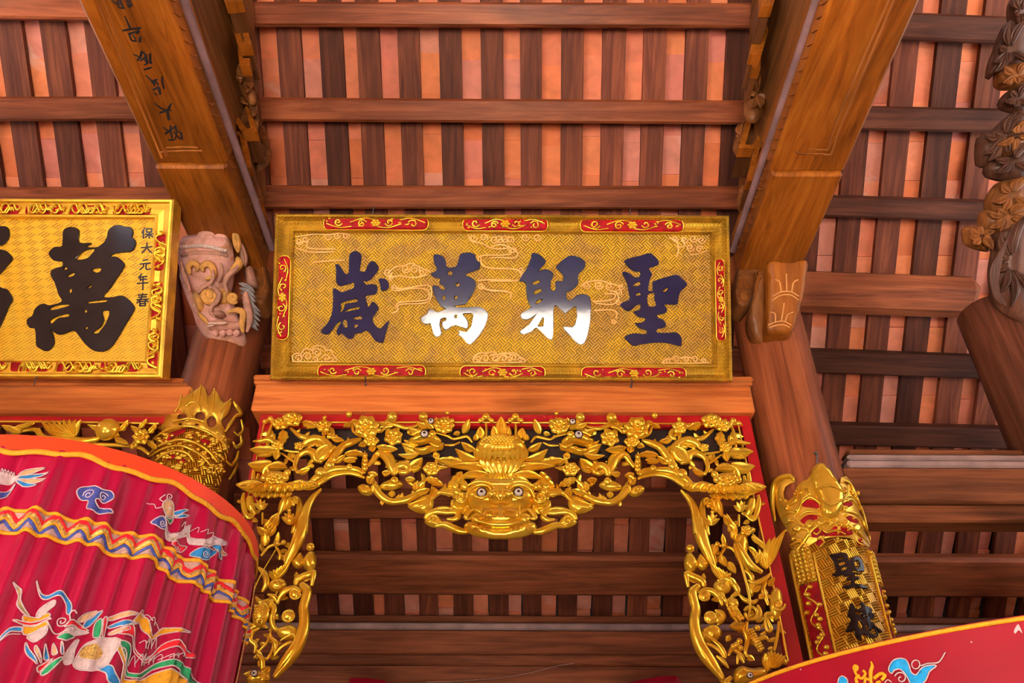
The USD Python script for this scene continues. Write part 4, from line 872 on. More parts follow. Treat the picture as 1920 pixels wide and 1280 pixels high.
# ------------------------------------------------------------------ the gilded openwork arch between the columns, traced element by element
AF = Frame((0, 2.95, 2.9), (1, 0, 0), (0, -1, 0))
AR = thing("gilded_arch", "gilded openwork arch with lotus and lion mask, mounted on red boards below the central beam", "carving", AF)
XC = AF.px(940, 880)[0]
def mir(m):
    m = m.copy(); m.vertices[:, 0] = 2 * XC - m.vertices[:, 0]; m.invert(); return m
def add(name, ms, both=True, m=None, parent=None, smooth=50):
    ms = join(ms if isinstance(ms, list) else [ms])
    m = m or M_GOLD
    a = obj(name, ms, m, parent or AR, smooth=smooth)
    if both:
        return a, obj(name, mir(ms), m, parent or AR, smooth=smooth)
    return a
q1 = lambda *L: [(440 + x / 5.334, 760 + y / 5.334) for x, y in L]
q2 = lambda *L: [(700 + x / 4.922, 760 + y / 4.922) for x, y in L]
q5 = lambda *L: [(440 + x / 4.0, 960 + y / 4.0) for x, y in L]
q6 = lambda *L: [(1260 + x / 4.0, 960 + y / 4.0) for x, y in L]
# red boards and thin gilt rods round the opening
def redboard(px, h0=-.03, h1=-.005):
    return prism(AF.pts(px), h0, h1)
obj("red_board", redboard([(489, 776), (1405, 777), (1410, 799), (484, 797)], -.03, -.004), M_RED, AR)
obj("red_board", redboard([(490, 776), (512, 776), (415, 1296), (381, 1296)]), M_RED, AR)
obj("red_board", redboard([(1388, 780), (1406, 780), (1520, 1296), (1486, 1296)]), M_RED, AR)
obj("gilt_rod", limb(AF, [(496, 792), (940, 792), (1392, 796)], 4, .002), M_GOLD_S, AR, smooth=True)
obj("gilt_rod", limb(AF, [(496, 792), (486, 838), (462, 950), (438, 1060), (418, 1160), (398, 1290)], 3.5, .002), M_GOLD_S, AR, smooth=True)
obj("gilt_rod", limb(AF, [(1384, 796), (1395, 850), (1425, 985), (1448, 1090), (1478, 1240)], 3.5, .002), M_GOLD_S, AR, smooth=True)
rl = random.Random(11)
M_SHADE_RING = plain("shade_board_and_eye_ring", (.022, .009, .008), .7, var=.3)
obj("back_board", box(*AF.pts([(500, 794), (1384, 797)])[:, 0], AF.px(940, 846)[1], AF.px(940, 790)[1], -.075, -.055), M_SHADE_RING, AR)  # near-black sheet added behind the carving to darken its gaps
def stem(pts, w, h=.0, name="stem", both=True, flat=.8):
    w = np.asarray(w, float) * 1.22
    if name in ("stem", "branch", "scroll", "dragon_body", "ribbon", "horn") and not any(945 < p[1] < 1012 and 690 < p[0] < 1190 for p in pts):
        q = spline(pts, 6)
        L = np.concatenate([[0], np.cumsum(np.linalg.norm(np.diff(q, axis=0), axis=1))])
        k = 10.0
        while k < L[-1] - 4:
            i = int(np.searchsorted(L, k)); i = min(max(i, 1), len(q) - 1)
            d = (q[i] - q[i - 1]) / (np.linalg.norm(q[i] - q[i - 1]) + 1e-9)
            sd = rl.choice([-1, 1]); nn = np.array([-d[1], d[0]]) * sd
            e = q[i] + (d * rl.uniform(.2, .8) + nn) * rl.uniform(11, 17)
            add("small_leaf", leaf(AF, tuple(q[i]), tuple(e), rl.uniform(8, 11), h - .006, .1, rl.uniform(-.12, .12), rl.choice([0, 2]), nt=8, ns=4), both)
            k += rl.uniform(16, 26)
    return add(name, limb(AF, pts, w, h, flat, n=6), both)
def lf(a, b, w, h=.02, lift=.15, lobes=0, bend=0.0, name="leaf", both=True): return add(name, leaf(AF, a, b, w * 1.3, h, lift, bend, lobes), both)
def flower(c, r, h=.04, n=6, squash=.85, start=0, both=True, rows=2, heart=True):
    r = r * 1.15
    a = add("flower", petals(AF, c, r, n, h, start, squash=squash, rows=rows, w=.95), both)
    if heart:
        hb = bead(AF, *c, r * .26, h + r * AF.scale(*c) * .35, .9, 1)
        if both:
            obj("flower_heart", hb, M_GOLD_S, a[0], smooth=True); obj("flower_heart", mir(hb), M_GOLD_S, a[1], smooth=True)
        else: obj("flower_heart", hb, M_GOLD_S, a, smooth=True)
    return a
def buds(L, h=.025, both=True):
    for (u, v), r in L: add("bud", bead(AF, u, v, r, h, .9), both, M_GOLD_S, smooth=True)
def lotus(c, r, h=.025, n=5, both=True, up=1, name="lotus_bud"):
    out = [bead(AF, *c, r * .5, h)]
    for k in range(n):
        an = math.radians(20 + 140 * k / (n - 1))
        out.append(leaf(AF, (c[0], c[1] + up * r * .55), (c[0] + r * math.cos(an), c[1] + up * (.2 * r - r * .95 * math.sin(an) * 1)), r * .62, h + .006, .25, bend=(.12 if k < n / 2 else -.12), nt=8, ns=4))
    return add(name, out, both)
P1 = lambda x, y: q1((x, y))[0]
P2 = lambda x, y: q2((x, y))[0]
P5 = lambda x, y: q5((x, y))[0]
P6 = lambda x, y: q6((x, y))[0]
# top left corner, mirrored to the right
buds([(P1(318, 190), 5), (P1(372, 165), 6), (P1(402, 190), 5)])
stem(q1((375, 195), (345, 290), (330, 340), (335, 420)), [4, 6, 6, 5], .005)
stem(q1((330, 345), (390, 300), (400, 360)), [4, 6, 4], .005)
flower(P1(600, 185), 17, .04, 5, .7, 90)
flower(P1(470, 225), 13, .035, 5, .8, 30)
lf(P1(545, 225), P1(420, 190), 12); lf(P1(690, 180), P1(835, 250), 14, lobes=3)
lf(P1(490, 265), P1(495, 415), 16, .02, .1, 3)
stem(q1((560, 230), (640, 300), (690, 325), (745, 330)), [4, 8, 9, 6], .005)
flower(P1(905, 245), 14, .035, 5, .75, 90)
buds([(P1(918, 168), 4)], .04)
stem(q1((895, 280), (900, 350), (935, 390)), [4, 6, 7], .01)
stem(q1(*spiral((945, 290), 48, .85, 160, 1, .8)), 7, .012, "scroll")
stem(q1((690, 430), (720, 385), (790, 350), (860, 355), (925, 400), (945, 460), (890, 540), (830, 555)), [7, 11, 14, 12, 13, 16, 12, 6], .014, "branch")
stem(q1((640, 690), (608, 620), (640, 520), (730, 472), (795, 490), (815, 545), (880, 570)), [5, 7, 9, 12, 14, 12, 8], .01, "branch")
lf(P1(820, 560), P1(945, 430), 17, .024, .1, bend=.1)
lf(P1(640, 690), P1(765, 660), 11, .02); lf(P1(655, 700), P1(790, 615), 7, .02)
buds([(P1(640, 688), 4), (P1(785, 630), 4)], .02)
flower(P1(450, 435), 11, .03, 5, .8, 30)
stem(q1((190, 372), (270, 368), (350, 355), (420, 405)), [3, 8, 9, 6], .012, "leaf_blade")
lf(P1(430, 470), P1(165, 465), 19, .02, .05, 2); lf(P1(400, 450), P1(250, 535), 13, .016)
lf(P1(440, 470), P1(430, 580), 11, .03)
stem(q1((490, 450), (570, 465), (650, 470)), [4, 4, 5], .005); stem(q1((470, 480), (540, 530), (610, 580)), [3, 4, 4], .004)
flower(P1(660, 440), 9, .03, 5, .8, 0)
lf(P1(380, 590), P1(148, 615), 19, .022, .08, bend=.1); lf(P1(340, 640), P1(545, 660), 15, .028, .08, bend=.12)
stem(q1((200, 640), (190, 700), (180, 760)), [6, 7, 6], .004); stem(q1((345, 640), (335, 690), (330, 750)), [8, 8, 8], .006); stem(q1((240, 690), (230, 740)), [5, 5], .004)
lf(P1(310, 750), P1(350, 650), 12, .03, .3)
# the springing of the arch
stem(q1((740, 815), (800, 755), (880, 695), (980, 650), (1120, 640), (1230, 655), (1290, 690)), [8, 13, 15, 13, 10, 11, 7], .008, "arch_band")
stem(q1((770, 830), (860, 770), (950, 715), (1050, 685), (1150, 680), (1250, 700), (1300, 725)), [6, 9, 8, 7, 6, 7, 4], .0, "arch_band")
for x, y, r_ in ((865, 690, 10), (960, 612, 9), (1155, 636, 6), (1010, 560, 7)):
    add("knot", bead(AF, *P1(x, y), r_, .02, .7), True, M_GOLD_S, smooth=True)
stem(q1((910, 640), (980, 560), (1040, 480), (1090, 420), (1180, 380), (1270, 350)), [7, 13, 14, 13, 12, 6], .012, "branch")
lf(P1(975, 345), P1(1105, 380), 9); lf(P1(1110, 500), P1(1310, 520), 13, .02, .1, 3, .08); lf(P1(1090, 560), P1(1240, 560), 9, .02)
lf(P1(1010, 590), P1(1120, 520), 9, .02)
lf(P1(1090, 560), P1(1220, 585), 6, .014)
# flower cluster over the first curve
flower(P1(1335, 275), 21, .05, 7, .9, 10, rows=3); flower(P1(1600, 370), 16, .045, 6, .9, 20, rows=2)
flower(P1(1380, 400), 13, .04, 6, .7, 0); buds([(P1(1460, 320), 5), (P1(1340, 205), 5), (P1(1168, 160), 6)], .06)
lf(P1(1170, 190), P1(1095, 240), 9, .02); lf(P1(1170, 180), P1(1240, 180), 8, .02); stem(q1((1175, 190), (1190, 260), (1230, 300)), [4, 5, 5], .006)
lf(P1(1220, 310), P1(1420, 330), 11, .03); lf(P1(1430, 440), P1(1640, 480), 13, .03, .1, 2)
lf(P1(1330, 400), P1(1250, 440), 10, .03); lf(P1(1380, 420), P1(1390, 500), 11, .03)
stem(q1((1340, 620), (1390, 560), (1440, 500), (1530, 520), (1570, 580), (1590, 660)), [6, 9, 12, 15, 15, 10], .012, "branch")
stem(q1((1460, 280), (1510, 230), (1580, 215)), [4, 7, 5], .01, "branch"); stem(q1((1420, 180), (1490, 200), (1500, 240)), [3, 6, 5], .008)
lf(P1(1340, 690), P1(1440, 715), 11, .015, .1); lf(P1(1480, 690), P1(1570, 700), 10, .02); lf(P1(1570, 860), P1(1575, 930), 11, .01)
for y in (520, 570, 610, 650): add("bud", bead(AF, *P1(1310, y), 5.5, .018), True, M_GOLD_S, smooth=True)
lf(P1(1300, 690), P1(1310, 480), 10, .01)
# lower scroll of the first curve
stem(q1((1390, 880), (1405, 830), (1450, 900), (1530, 960), (1590, 975), (1660, 960), (1720, 940)), [8, 13, 12, 11, 11, 10, 8], .012, "scroll")
add("scroll", [blob(AF, q1((1228, 822), (1290, 790), (1370, 830), (1380, 880), (1330, 905), (1265, 880)), .018, base=.0), limb(AF, q1(*spiral((1320, 850), 42, 1.2, 180, -1)), [3] + [5] * 12 + [3] if len(spiral((0, 0), 1, 1.2)) == 14 else 5, .02)])
lf(P1(1330, 790), P1(1400, 720), 14, .02, .15, 2); lf(P1(1370, 800), P1(1330, 730), 9, .02)
add("scroll", [blob(AF, q1((1450, 810), (1520, 760), (1610, 740), (1690, 790), (1640, 830), (1560, 850), (1470, 840)), .022, base=.0), bead(AF, *P1(1605, 780), 8, .026)])
# dragon with its head towards the lotus
def eye(p, r, h, both=True):
    s = bead(AF, *p, r, h, .7); rg = limb(AF, ell(*p, r * 1.12, r * 1.12, 12) + ell(*p, r * 1.12, r * 1.12, 12)[:1], r * .3, h + .001, .9, n=2, sides=6); pu = bead(AF, *p, r * .42, h + r * AF.scale(*p) * .55, .6, 1)
    for k, f in enumerate((lambda m: m, mir) if both else (lambda m: m,)):
        e = obj("eye", f(s), M_EYE, AR, smooth=True); obj("eye_ring", f(rg), M_SHADE_RING, e, smooth=True); obj("pupil", f(pu), M_LACQ2, e, smooth=True)
M_EYE = plain("eye_white", (.8, .76, .7), .25, var=.04)
add("dragon_head", [blob(AF, q2((330, 360), (400, 320), (470, 290), (540, 300), (590, 320), (640, 370), (600, 400), (540, 375), (470, 385), (400, 400), (350, 400)), .05, base=.02),
    blob(AF, q2((380, 420), (450, 425), (520, 400), (600, 405), (650, 385), (640, 430), (570, 440), (500, 470), (420, 475)), .03, base=.02),
    bead(AF, *P2(555, 325), 7, .06), limb(AF, q2((370, 345), (430, 310), (500, 305)), [4, 8, 5], .065), limb(AF, q2((530, 400), (600, 430), (655, 400)), [4, 7, 3], .05)])
eye(P2(485, 337), 6.5, .07); eye(P2(540, 197), 5, .05)
for a, b, w in (((470, 290), (330, 250), 12), ((480, 270), (360, 300), 10), ((530, 230), (400, 190), 10), ((560, 250), (480, 160), 10), ((580, 230), (590, 150), 9), ((390, 430), (270, 390), 11), ((400, 470), (290, 430), 10), ((430, 475), (240, 495), 9), ((420, 400), (290, 360), 9)):
    lf(P2(*a), P2(*b), w, .035, .1, 0, .1, "mane_lock")
flower(P2(660, 235), 17, .045, 8, .8, 0, rows=2); buds([(P2(690, 118), 4), (P2(185, 155), 10), (P2(470, 152), 9), (P2(620, 190), 5), (P2(730, 190), 5), (P2(600, 260), 5)], .045)
stem(q2((60, 210), (180, 180), (300, 215), (420, 190)), [4, 7, 7, 4], .008); stem(q2((690, 125), (690, 190)), [3, 4], .02)
lf(P2(830, 275), P2(890, 155), 12, .02); lf(P2(800, 265), P2(740, 290), 8, .02)
stem(q2((560, 280), (680, 310), (740, 340), (800, 330), (870, 320), (915, 370)), [3, 4, 4, 5, 5, 3], .03, "whisker"); stem(q2((660, 385), (740, 385), (800, 360)), [3, 4, 3], .02, "whisker")
stem(q2((700, 300), (720, 330), (770, 345)), [2, 3, 2], .03, "whisker")
stem(q2((20, 470), (80, 455), (140, 510), (175, 590), (200, 650)), [8, 13, 15, 14, 10], .016, "dragon_body")
stem(q2((200, 660), (215, 600), (260, 570), (315, 580), (325, 620), (280, 640), (240, 625)), [8, 12, 13, 12, 10, 9, 6], .02, "scroll")
lf(P2(330, 600), P2(460, 515), 19, .024, .1, bend=-.08); lf(P2(340, 600), P2(440, 600), 12, .022)
stem(q2((320, 710), (380, 740), (450, 715), (520, 665)), [4, 6, 6, 4], .006); lf(P2(300, 690), P2(390, 700), 10, .015)
flower(P2(545, 615), 15, .03, 6, .75, 0); stem(q2((570, 460), (600, 470), (585, 520), (575, 575)), [4, 6, 5, 4], .012); stem(q2(*spiral((580, 475), 25, .8, 0, 1, .7)), 4, .014)
lf(P2(500, 680), P2(650, 760), 14, .02, .1, 3); lf(P2(540, 690), P2(610, 770), 9, .026)
lf(P2(820, 540), P2(600, 520), 18, .02, .05, 3); lf(P2(820, 630), P2(690, 770), 20, .02, .1, 3, .1); lf(P2(480, 590), P2(690, 600), 9, .016)
lf(P2(840, 700), P2(830, 800), 13, .012, 0, 3)
# lower scrolls beside the mask
stem(q2((190, 905), (300, 882), (400, 835), (440, 790)), [9, 12, 11, 7], .012, "scroll")
lf(P2(390, 830), P2(530, 800), 12, .025, .1, 2); lf(P2(400, 800), P2(390, 740), 10, .025); lf(P2(430, 790), P2(480, 740), 10, .025)
add("scroll_leaf", [blob(AF, q2((318, 935), (380, 890), (470, 830), (520, 830), (560, 880), (540, 960), (470, 1000), (380, 980)), .024, base=.0), limb(AF, q2((340, 935), (420, 905), (500, 880)), [2, 4, 3], .026), limb(AF, q2((370, 960), (450, 945), (520, 920)), [2, 4, 3], .024)])
for k in range(3):
    stem(q2((520 + 12 * k, 900 - 10 * k), (590 + 6 * k, 830 - 5 * k), (680, 790 + 18 * k), (770, 800 + 22 * k), (830, 850 + 20 * k)), [5, 7, 8, 8, 5], .012 + .003 * k, "scroll")
stem(q2((740, 890), (750, 940), (800, 975), (860, 1000)), [8, 12, 11, 6], .014, "scroll")
stem(q2((530, 985), (600, 960), (680, 955), (750, 975)), [3, 5, 5, 3], .012)
stem(q2((480, 1060), (520, 1010), (590, 990), (680, 1000), (760, 1000), (785, 1040), (740, 1065), (680, 1060)), [6, 11, 10, 8, 9, 10, 8, 4], .014, "scroll")
add("scroll", [blob(AF, q2((472, 1078), (520, 1020), (600, 1030), (640, 1080), (600, 1130), (530, 1120)), .018, base=.0), limb(AF, q2(*spiral((565, 1078), 50, 1.3, 180, 1)), 5, .022)])
stem(q2((570, 1125), (660, 1110), (730, 1140), (800, 1165), (870, 1175)), [5, 12, 13, 12, 8], .01, "scroll")
# lotus over the mask
C0 = P2(1180, 470)
lot = add("lotus_pod", blob(AF, q2((950, 420), (985, 350), (1080, 322), (1180, 318), (1280, 322), (1375, 350), (1410, 420), (1400, 480), (1300, 510), (1180, 520), (1060, 510), (960, 480)), .07, w=.075, base=.01, n=4), False, M_GOLD_S)
add("lotus_cup", [blob(AF, q2((955, 470), (1180, 500), (1405, 470), (1395, 540), (1330, 600), (1180, 620), (1030, 600), (965, 540)), .05, w=.06, base=.01, n=4), limb(AF, q2((955, 470), (1060, 515), (1180, 530), (1300, 515), (1405, 470)), [5, 8, 9, 8, 5], .062)], False, M_GOLD)
seeds = []
for i in range(-6, 7):
    for j in range(-4, 5):
        x, y = i * 6.2 + (j % 2) * 3.1, j * 3.9
        e = (x / 42) ** 2 + (y / 17.5) ** 2
        if e < .98:
            seeds.append(bead(AF, C0[0] + x, C0[1] - 12.5 + y, 3.3, .078 - .028 * e, .8, 1))
obj("seed", seeds, M_GOLD, lot, smooth=True, kind="stuff")
for k in range(13):
    an = math.pi * (k + .5) / 13
    x = -math.cos(an) * 47
    yy = C0[1] + 3 + 9 * math.sin(an)
    add("lotus_petal", leaf(AF, (C0[0] + x * .96, yy - 9), (C0[0] + x * 1.0, yy + 13), 11, .05 + .025 * math.sin(an), .25, fold=.1, hump=.4, nt=8, ns=4), False)
for k in range(9):
    an = math.pi * (k + .5) / 9
    x = -math.cos(an) * 36
    yy = C0[1] + 30 + 6 * math.sin(an)
    add("lotus_petal", leaf(AF, (C0[0] + x * .6, yy + 6), (C0[0] + x * 1.15, yy - 20), 13, .035 + .02 * math.sin(an), .2, fold=.1, hump=.4, nt=8, ns=4), False, M_GOLD_S)
for a, b, w, bd in (((1040, 600), (700, 590), 13, -.06), ((1060, 650), (805, 695), 14, -.1), ((1080, 690), (900, 775), 13, -.12), ((960, 520), (760, 430), 15, .1), ((940, 430), (815, 365), 12, .06), ((1000, 560), (850, 570), 10, 0)):
    lf(P2(*a), P2(*b), w, .02, .1, 0, bd, "lotus_leaf")
for a, b, w in (((1180, 320), (1180, 150), 19), ((1130, 320), (1110, 230), 12), ((1230, 320), (1250, 230), 12), ((1000, 330), (985, 235), 14), ((1360, 330), (1375, 245), 14), ((955, 350), (945, 300), 10), ((1405, 350), (1415, 300), 10)):
    lf(P2(*a), P2(*b), w, .03, .15, 0, 0, "lotus_leaf", False)
for sx in (1042, 1312):
    add("stem", limb(AF, q2((sx, 310), (sx + 3, 240), (sx, 180)), [4, 5, 4], .015), False)
    for dx, dy, r_ in ((-50, 20, 5), (0, -5, 7), (50, 20, 5), (-25, 5, 5), (25, 5, 5)):
        add("bud", bead(AF, *P2(sx + dx, 145 + dy), r_, .025 if dx else .035), False, M_GOLD_S, smooth=True)
add("lotus_foot", [blob(AF, q2((1080, 600), (1180, 590), (1280, 600), (1300, 660), (1260, 740), (1180, 755), (1100, 740), (1060, 660)), .035, base=.01)] + [leaf(AF, P2(1180 + s_ * 8, 640), P2(1180 + s_ * 70, 755), 15, .05, .05, bend=-.1 * s_ / 1) for s_ in (-1, 0, 1)], False)
for k in range(3):
    stem(q2((1130, 630 + 10 * k), (1060, 690 + 8 * k), (980, 740 + 6 * k), (900, 775)), [6, 8, 7, 3], .02, "lotus_leaf")
# lion mask
MK = add("mask", [blob(AF, q2((860, 850), (900, 790), (1000, 750), (1175, 740), (1350, 750), (1450, 790), (1490, 850), (1480, 930), (1420, 980), (1300, 1000), (1175, 1010), (1050, 1000), (930, 980), (870, 930)), .07, base=.0, n=4),
    blob(AF, q2((1000, 760), (1175, 745), (1350, 760), (1320, 830), (1175, 850), (1030, 830)), .04, base=.05), blob(AF, q2((1080, 830), (1175, 820), (1270, 830), (1290, 900), (1260, 960), (1175, 970), (1090, 960), (1060, 900)), .045, base=.05)], False, M_GOLD_S)
eye(P2(1005, 887), 7.5, .085, False); eye(P2(1338, 885), 7.5, .085, False)
for s_ in (-1, 1):
    X = lambda x: 1175 + s_ * (x - 1175)
    obj("brow", limb(AF, q2((X(1110), 880), (X(1060), 825), (X(980), 815), (X(900), 860), (X(870), 930)), [5, 9, 10, 8, 4], .085), M_GOLD, MK, smooth=True)
    obj("brow", limb(AF, q2((X(1120), 840), (X(1060), 790), (X(960), 780), (X(880), 820)), [4, 7, 8, 4], .08), M_GOLD, MK, smooth=True)
    obj("eye_lid", limb(AF, q2((X(930), 910), (X(980), 935), (X(1040), 930), (X(1070), 900)), [3, 6, 6, 3], .085), M_GOLD_S, MK, smooth=True)
    obj("nostril", bead(AF, *P2(X(1097), 918), 8, .105), M_GOLD_S, MK, smooth=True)
    obj("nose_fold", limb(AF, q2((X(1150), 850), (X(1150), 920), (X(1165), 970)), [4, 5, 3], .105), M_GOLD, MK, smooth=True)
    obj("cheek", [blob(AF, q2((X(740), 900), (X(800), 840), (X(870), 870), (X(880), 940), (X(830), 980), (X(760), 960)), .05, base=.01)], M_GOLD, MK, smooth=50)
    obj("cheek_curl", [limb(AF, q2(*[(X(a), b) for a, b in spiral((815, 905), 55, 1.5, 0, 1)]), 5, .06), bead(AF, *P2(X(780), 840), 8, .04), bead(AF, *P2(X(760), 780), 7, .03), bead(AF, *P2(X(850), 800), 8, .05)], M_GOLD, MK, smooth=True)
    obj("beard_lock", [leaf(AF, P2(X(880), 960), P2(X(760 + 30 * k), 940 + 45 * k), 12, .03, .05, bend=.15 * s_) for k in range(4)], M_GOLD, MK, smooth=50)
    obj("fang", limb(AF, q2((X(930), 990), (X(880), 1030), (X(860), 1075), (X(910), 1080)), [5, 9, 9, 4], .04), M_GOLD_S, MK, smooth=True)
    obj("fret_tooth", [limb(AF, q2(*[(X(a), b) for a, b in L_]), 3.6, .078, 1.0, n=1, sides=6) for L_ in (((1000, 1000), (1010, 1100)), ((1035, 1020), (1130, 1020), (1130, 1100), (1045, 1100), (1040, 1055), (1095, 1050), (1095, 1078)))], M_GOLD_F, MK)
    obj("lip_scroll", [bead(AF, *P2(X(955), 1092), 10, .045), limb(AF, q2(*[(X(a), b) for a, b in spiral((955, 1092), 50, 1.2, 180, 1)]), 4, .05)], M_GOLD_S, MK, smooth=True)
    obj("mouth_side", [blob(AF, q2((X(1010), 990), (X(1040), 1010), (X(1010), 1080), (X(950), 1040), (X(900), 1000), (X(940), 975)), .05, base=.0)], M_GOLD, MK, smooth=50)
obj("teeth_plate", [blob(AF, q2((1000, 985), (1175, 965), (1350, 985), (1375, 1100), (1290, 1150), (1175, 1168), (1060, 1150), (975, 1100)), .06, base=.005, n=3)], M_GOLD, MK, smooth=50)
obj("tooth_bar", [limb(AF, q2((1160 + 16 * k, 985), (1160 + 16 * k, 1095)), 3, .078, .9) for k in range(3)], M_GOLD_F, MK, smooth=True)
lip = obj("lip", [blob(AF, q2((835, 1120), (880, 1085), (960, 1080), (1010, 1120), (1090, 1150), (1175, 1155), (1260, 1150), (1340, 1120), (1390, 1080), (1470, 1085), (1510, 1130), (1490, 1175), (1400, 1215), (1290, 1235), (1175, 1240), (1060, 1235), (950, 1215), (860, 1170)), .04, base=.005, n=4),
    limb(AF, q2((960, 1115), (1060, 1140), (1175, 1148), (1290, 1140), (1390, 1115)), [5, 9, 10, 9, 5], .055)], M_GOLD_S, MK, smooth=50)
obj("lip_notch", [limb(AF, q2((1175 + 46 * k, 1175 - abs(k) * 2), (1175 + 52 * k, 1205 - abs(k) * 3)), [2.5, 1.2], .047) for k in range(-5, 6)], M_GOLD_F, MK, smooth=True)
for k in range(4):
    lf(P2(870, 860 + 6 * k), P2(740 + 14 * k, 770 + 12 * k), 11, .02, .1, 0, .12, "mane_lock")
# crowns where arch and sides meet
flower(P1(440, 790), 19, .055, 8, .6, 0, rows=3)
for x, y, r_ in ((385, 760, 7), (435, 800, 8), (500, 775, 8), (560, 740, 7), (540, 790, 7), (330, 790, 7), (470, 830, 7)):
    add("bud", bead(AF, *P1(x, y), r_, .06), True, M_GOLD_S, smooth=True)
for k in range(11):
    t_ = k / 10
    x = 90 + 720 * t_
    lf(P1(x + (250 - x) * .25 + 60, 815 + 10 * math.sin(t_ * 3.1)), P1(x - 30 + 70 * t_, 850 + 75 * math.sin(t_ * math.pi)), 14, .035 + .02 * math.sin(t_ * 3.1), .1, 0, .05, "fringe_petal")
lf(P1(300, 815), P1(35, 828), 17, .03, .05); lf(P1(560, 810), P1(865, 838), 18, .03, .05, 2); lf(P1(330, 850), P1(130, 880), 14, .03, .05)
for k in range(6): lf(P1(250 + 60 * k, 880), P1(230 + 62 * k, 965 - 8 * abs(k - 2)), 13, .03, .1, 0, 0, "fringe_petal")
stem(q1((95, 880), (85, 960), (110, 1080), (150, 1130), (215, 1080)), [5, 8, 8, 6, 3], .004, "ribbon"); stem(q1((150, 920), (170, 1020), (200, 1080)), [12, 14, 4], .0, "ribbon")
lotus(P1(285, 1030), 14); stem(q1((285, 1080), (285, 1130), (283, 1200)), [3, 4, 3], .008)
lf(P1(560, 920), P1(515, 1070), 15, .02, .05, 2); lf(P1(520, 920), P1(460, 1120), 12, .024, .05)
lf(P1(600, 930), P1(640, 1010), 13, .024); buds([(P1(600, 1020), 4)], .03)
lf(P1(300, 1270), P1(450, 1095), 15, .02, .05, 2); lf(P1(340, 1260), P1(400, 1200), 12, .024)
lotus(P1(565, 1165), 15); stem(q1((555, 1075), (560, 1120)), [4, 6], .02); buds([(P1(556, 1070), 4)], .02)
stem(q1((865, 845), (790, 920), (735, 1010), (705, 1120), (690, 1280)), [5, 10, 13, 15, 15], .006, "arch_band"); stem(q1((868, 842), (770, 965), (722, 1100), (706, 1280)), [3, 4, 4, 4], .012, "arch_edge")
stem(q1((640, 930), (650, 1060), (620, 1180), (590, 1280)), [6, 12, 14, 10], .0, "arch_band")
# the two sides below: inner profile
stem(q5((520, 40), (495, 150), (465, 240), (425, 320), (392, 390), (370, 430)), [18, 22, 20, 15, 9, 3], .006, "arch_band")
stem(q5((545, 20), (520, 110), (490, 220), (440, 330), (390, 410)), [3, 4, 4, 4, 2], .014, "arch_edge")
add("knob", [bead(AF, *P5(572, 268), 8, .01), blob(AF, q5((530, 330), (560, 300), (595, 300), (612, 360), (600, 420), (570, 450), (530, 430), (510, 380)), .03, base=-.005)])
add("knob_arm", [blob(AF, q5((425, 380), (450, 340), (490, 300), (510, 330), (520, 370), (500, 410), (460, 420)), .016, base=-.005)])
stem(q5((460, 550), (470, 515), (510, 490), (560, 470), (595, 455), (590, 500), (580, 555)), [7, 11, 12, 12, 9, 8, 5], .006, "scroll")
stem(q5((500, 540), (545, 590), (535, 650), (518, 720), (525, 800), (515, 890), (480, 990), (430, 1070), (370, 1150), (305, 1240)), [10, 15, 16, 16, 17, 19, 21, 22, 18, 9], .006, "inner_edge")
stem(q5((535, 590), (535, 660), (530, 760), (528, 850), (500, 960), (440, 1070), (370, 1170), (310, 1245)), [3, 4, 4, 5, 5, 5, 4, 3], .016, "inner_edge")
add("disc", [bead(AF, *P5(457, 620), 11, .008, .5), limb(AF, q5(*spiral((457, 620), 44, 1.1, 0, 1, .6)), 3, .015)])
stem(q5((320, 690), (350, 630), (390, 590), (450, 575), (500, 600)), [5, 9, 11, 9, 6], .006, "scroll")
add("disc", [bead(AF, *P5(405, 782), 13, .006, .5), limb(AF, q5(*spiral((405, 782), 50, 1.1, 0, 1, .5)), 3, .014)])
add("scroll", [blob(AF, q5((310, 880), (350, 860), (420, 840), (470, 880), (460, 940), (400, 960), (340, 940)), .018, base=-.005), limb(AF, q5((350, 970), (400, 940), (440, 920), (470, 960)), [3, 5, 5, 3], .014), limb(AF, q5((300, 1080), (350, 1020), (420, 980), (450, 1000)), [4, 7, 7, 4], .008)])
add("cloud", [blob(AF, q5((255, 540), (290, 500), (350, 495), (388, 530), (370, 580), (310, 600), (265, 580)), .02, base=-.005), limb(AF, q5(*spiral((320, 545), 45, 1.2, 0, 1)), 3, .016)])
stem(q5((320, 595), (300, 650), (265, 720)), [3, 5, 4], .004)
for k in range(6): lf(P5(320, 500), P5(265 + 32 * k, 455 - 14 * k), 10, .012, .15, 0, 0, "lotus_petal")
buds([(P5(372, 235), 5), (P5(325, 245), 5)], .012); lf(P5(315, 240), P5(337, 160), 8, .012); stem(q5((200, 330), (260, 260), (330, 245), (385, 225)), [4, 5, 4, 4], .004)
stem(q5((310, 260), (340, 310), (335, 360)), [4, 5, 3], .004); stem(q5((395, 300), (380, 350), (385, 400)), [4, 6, 4], .004)
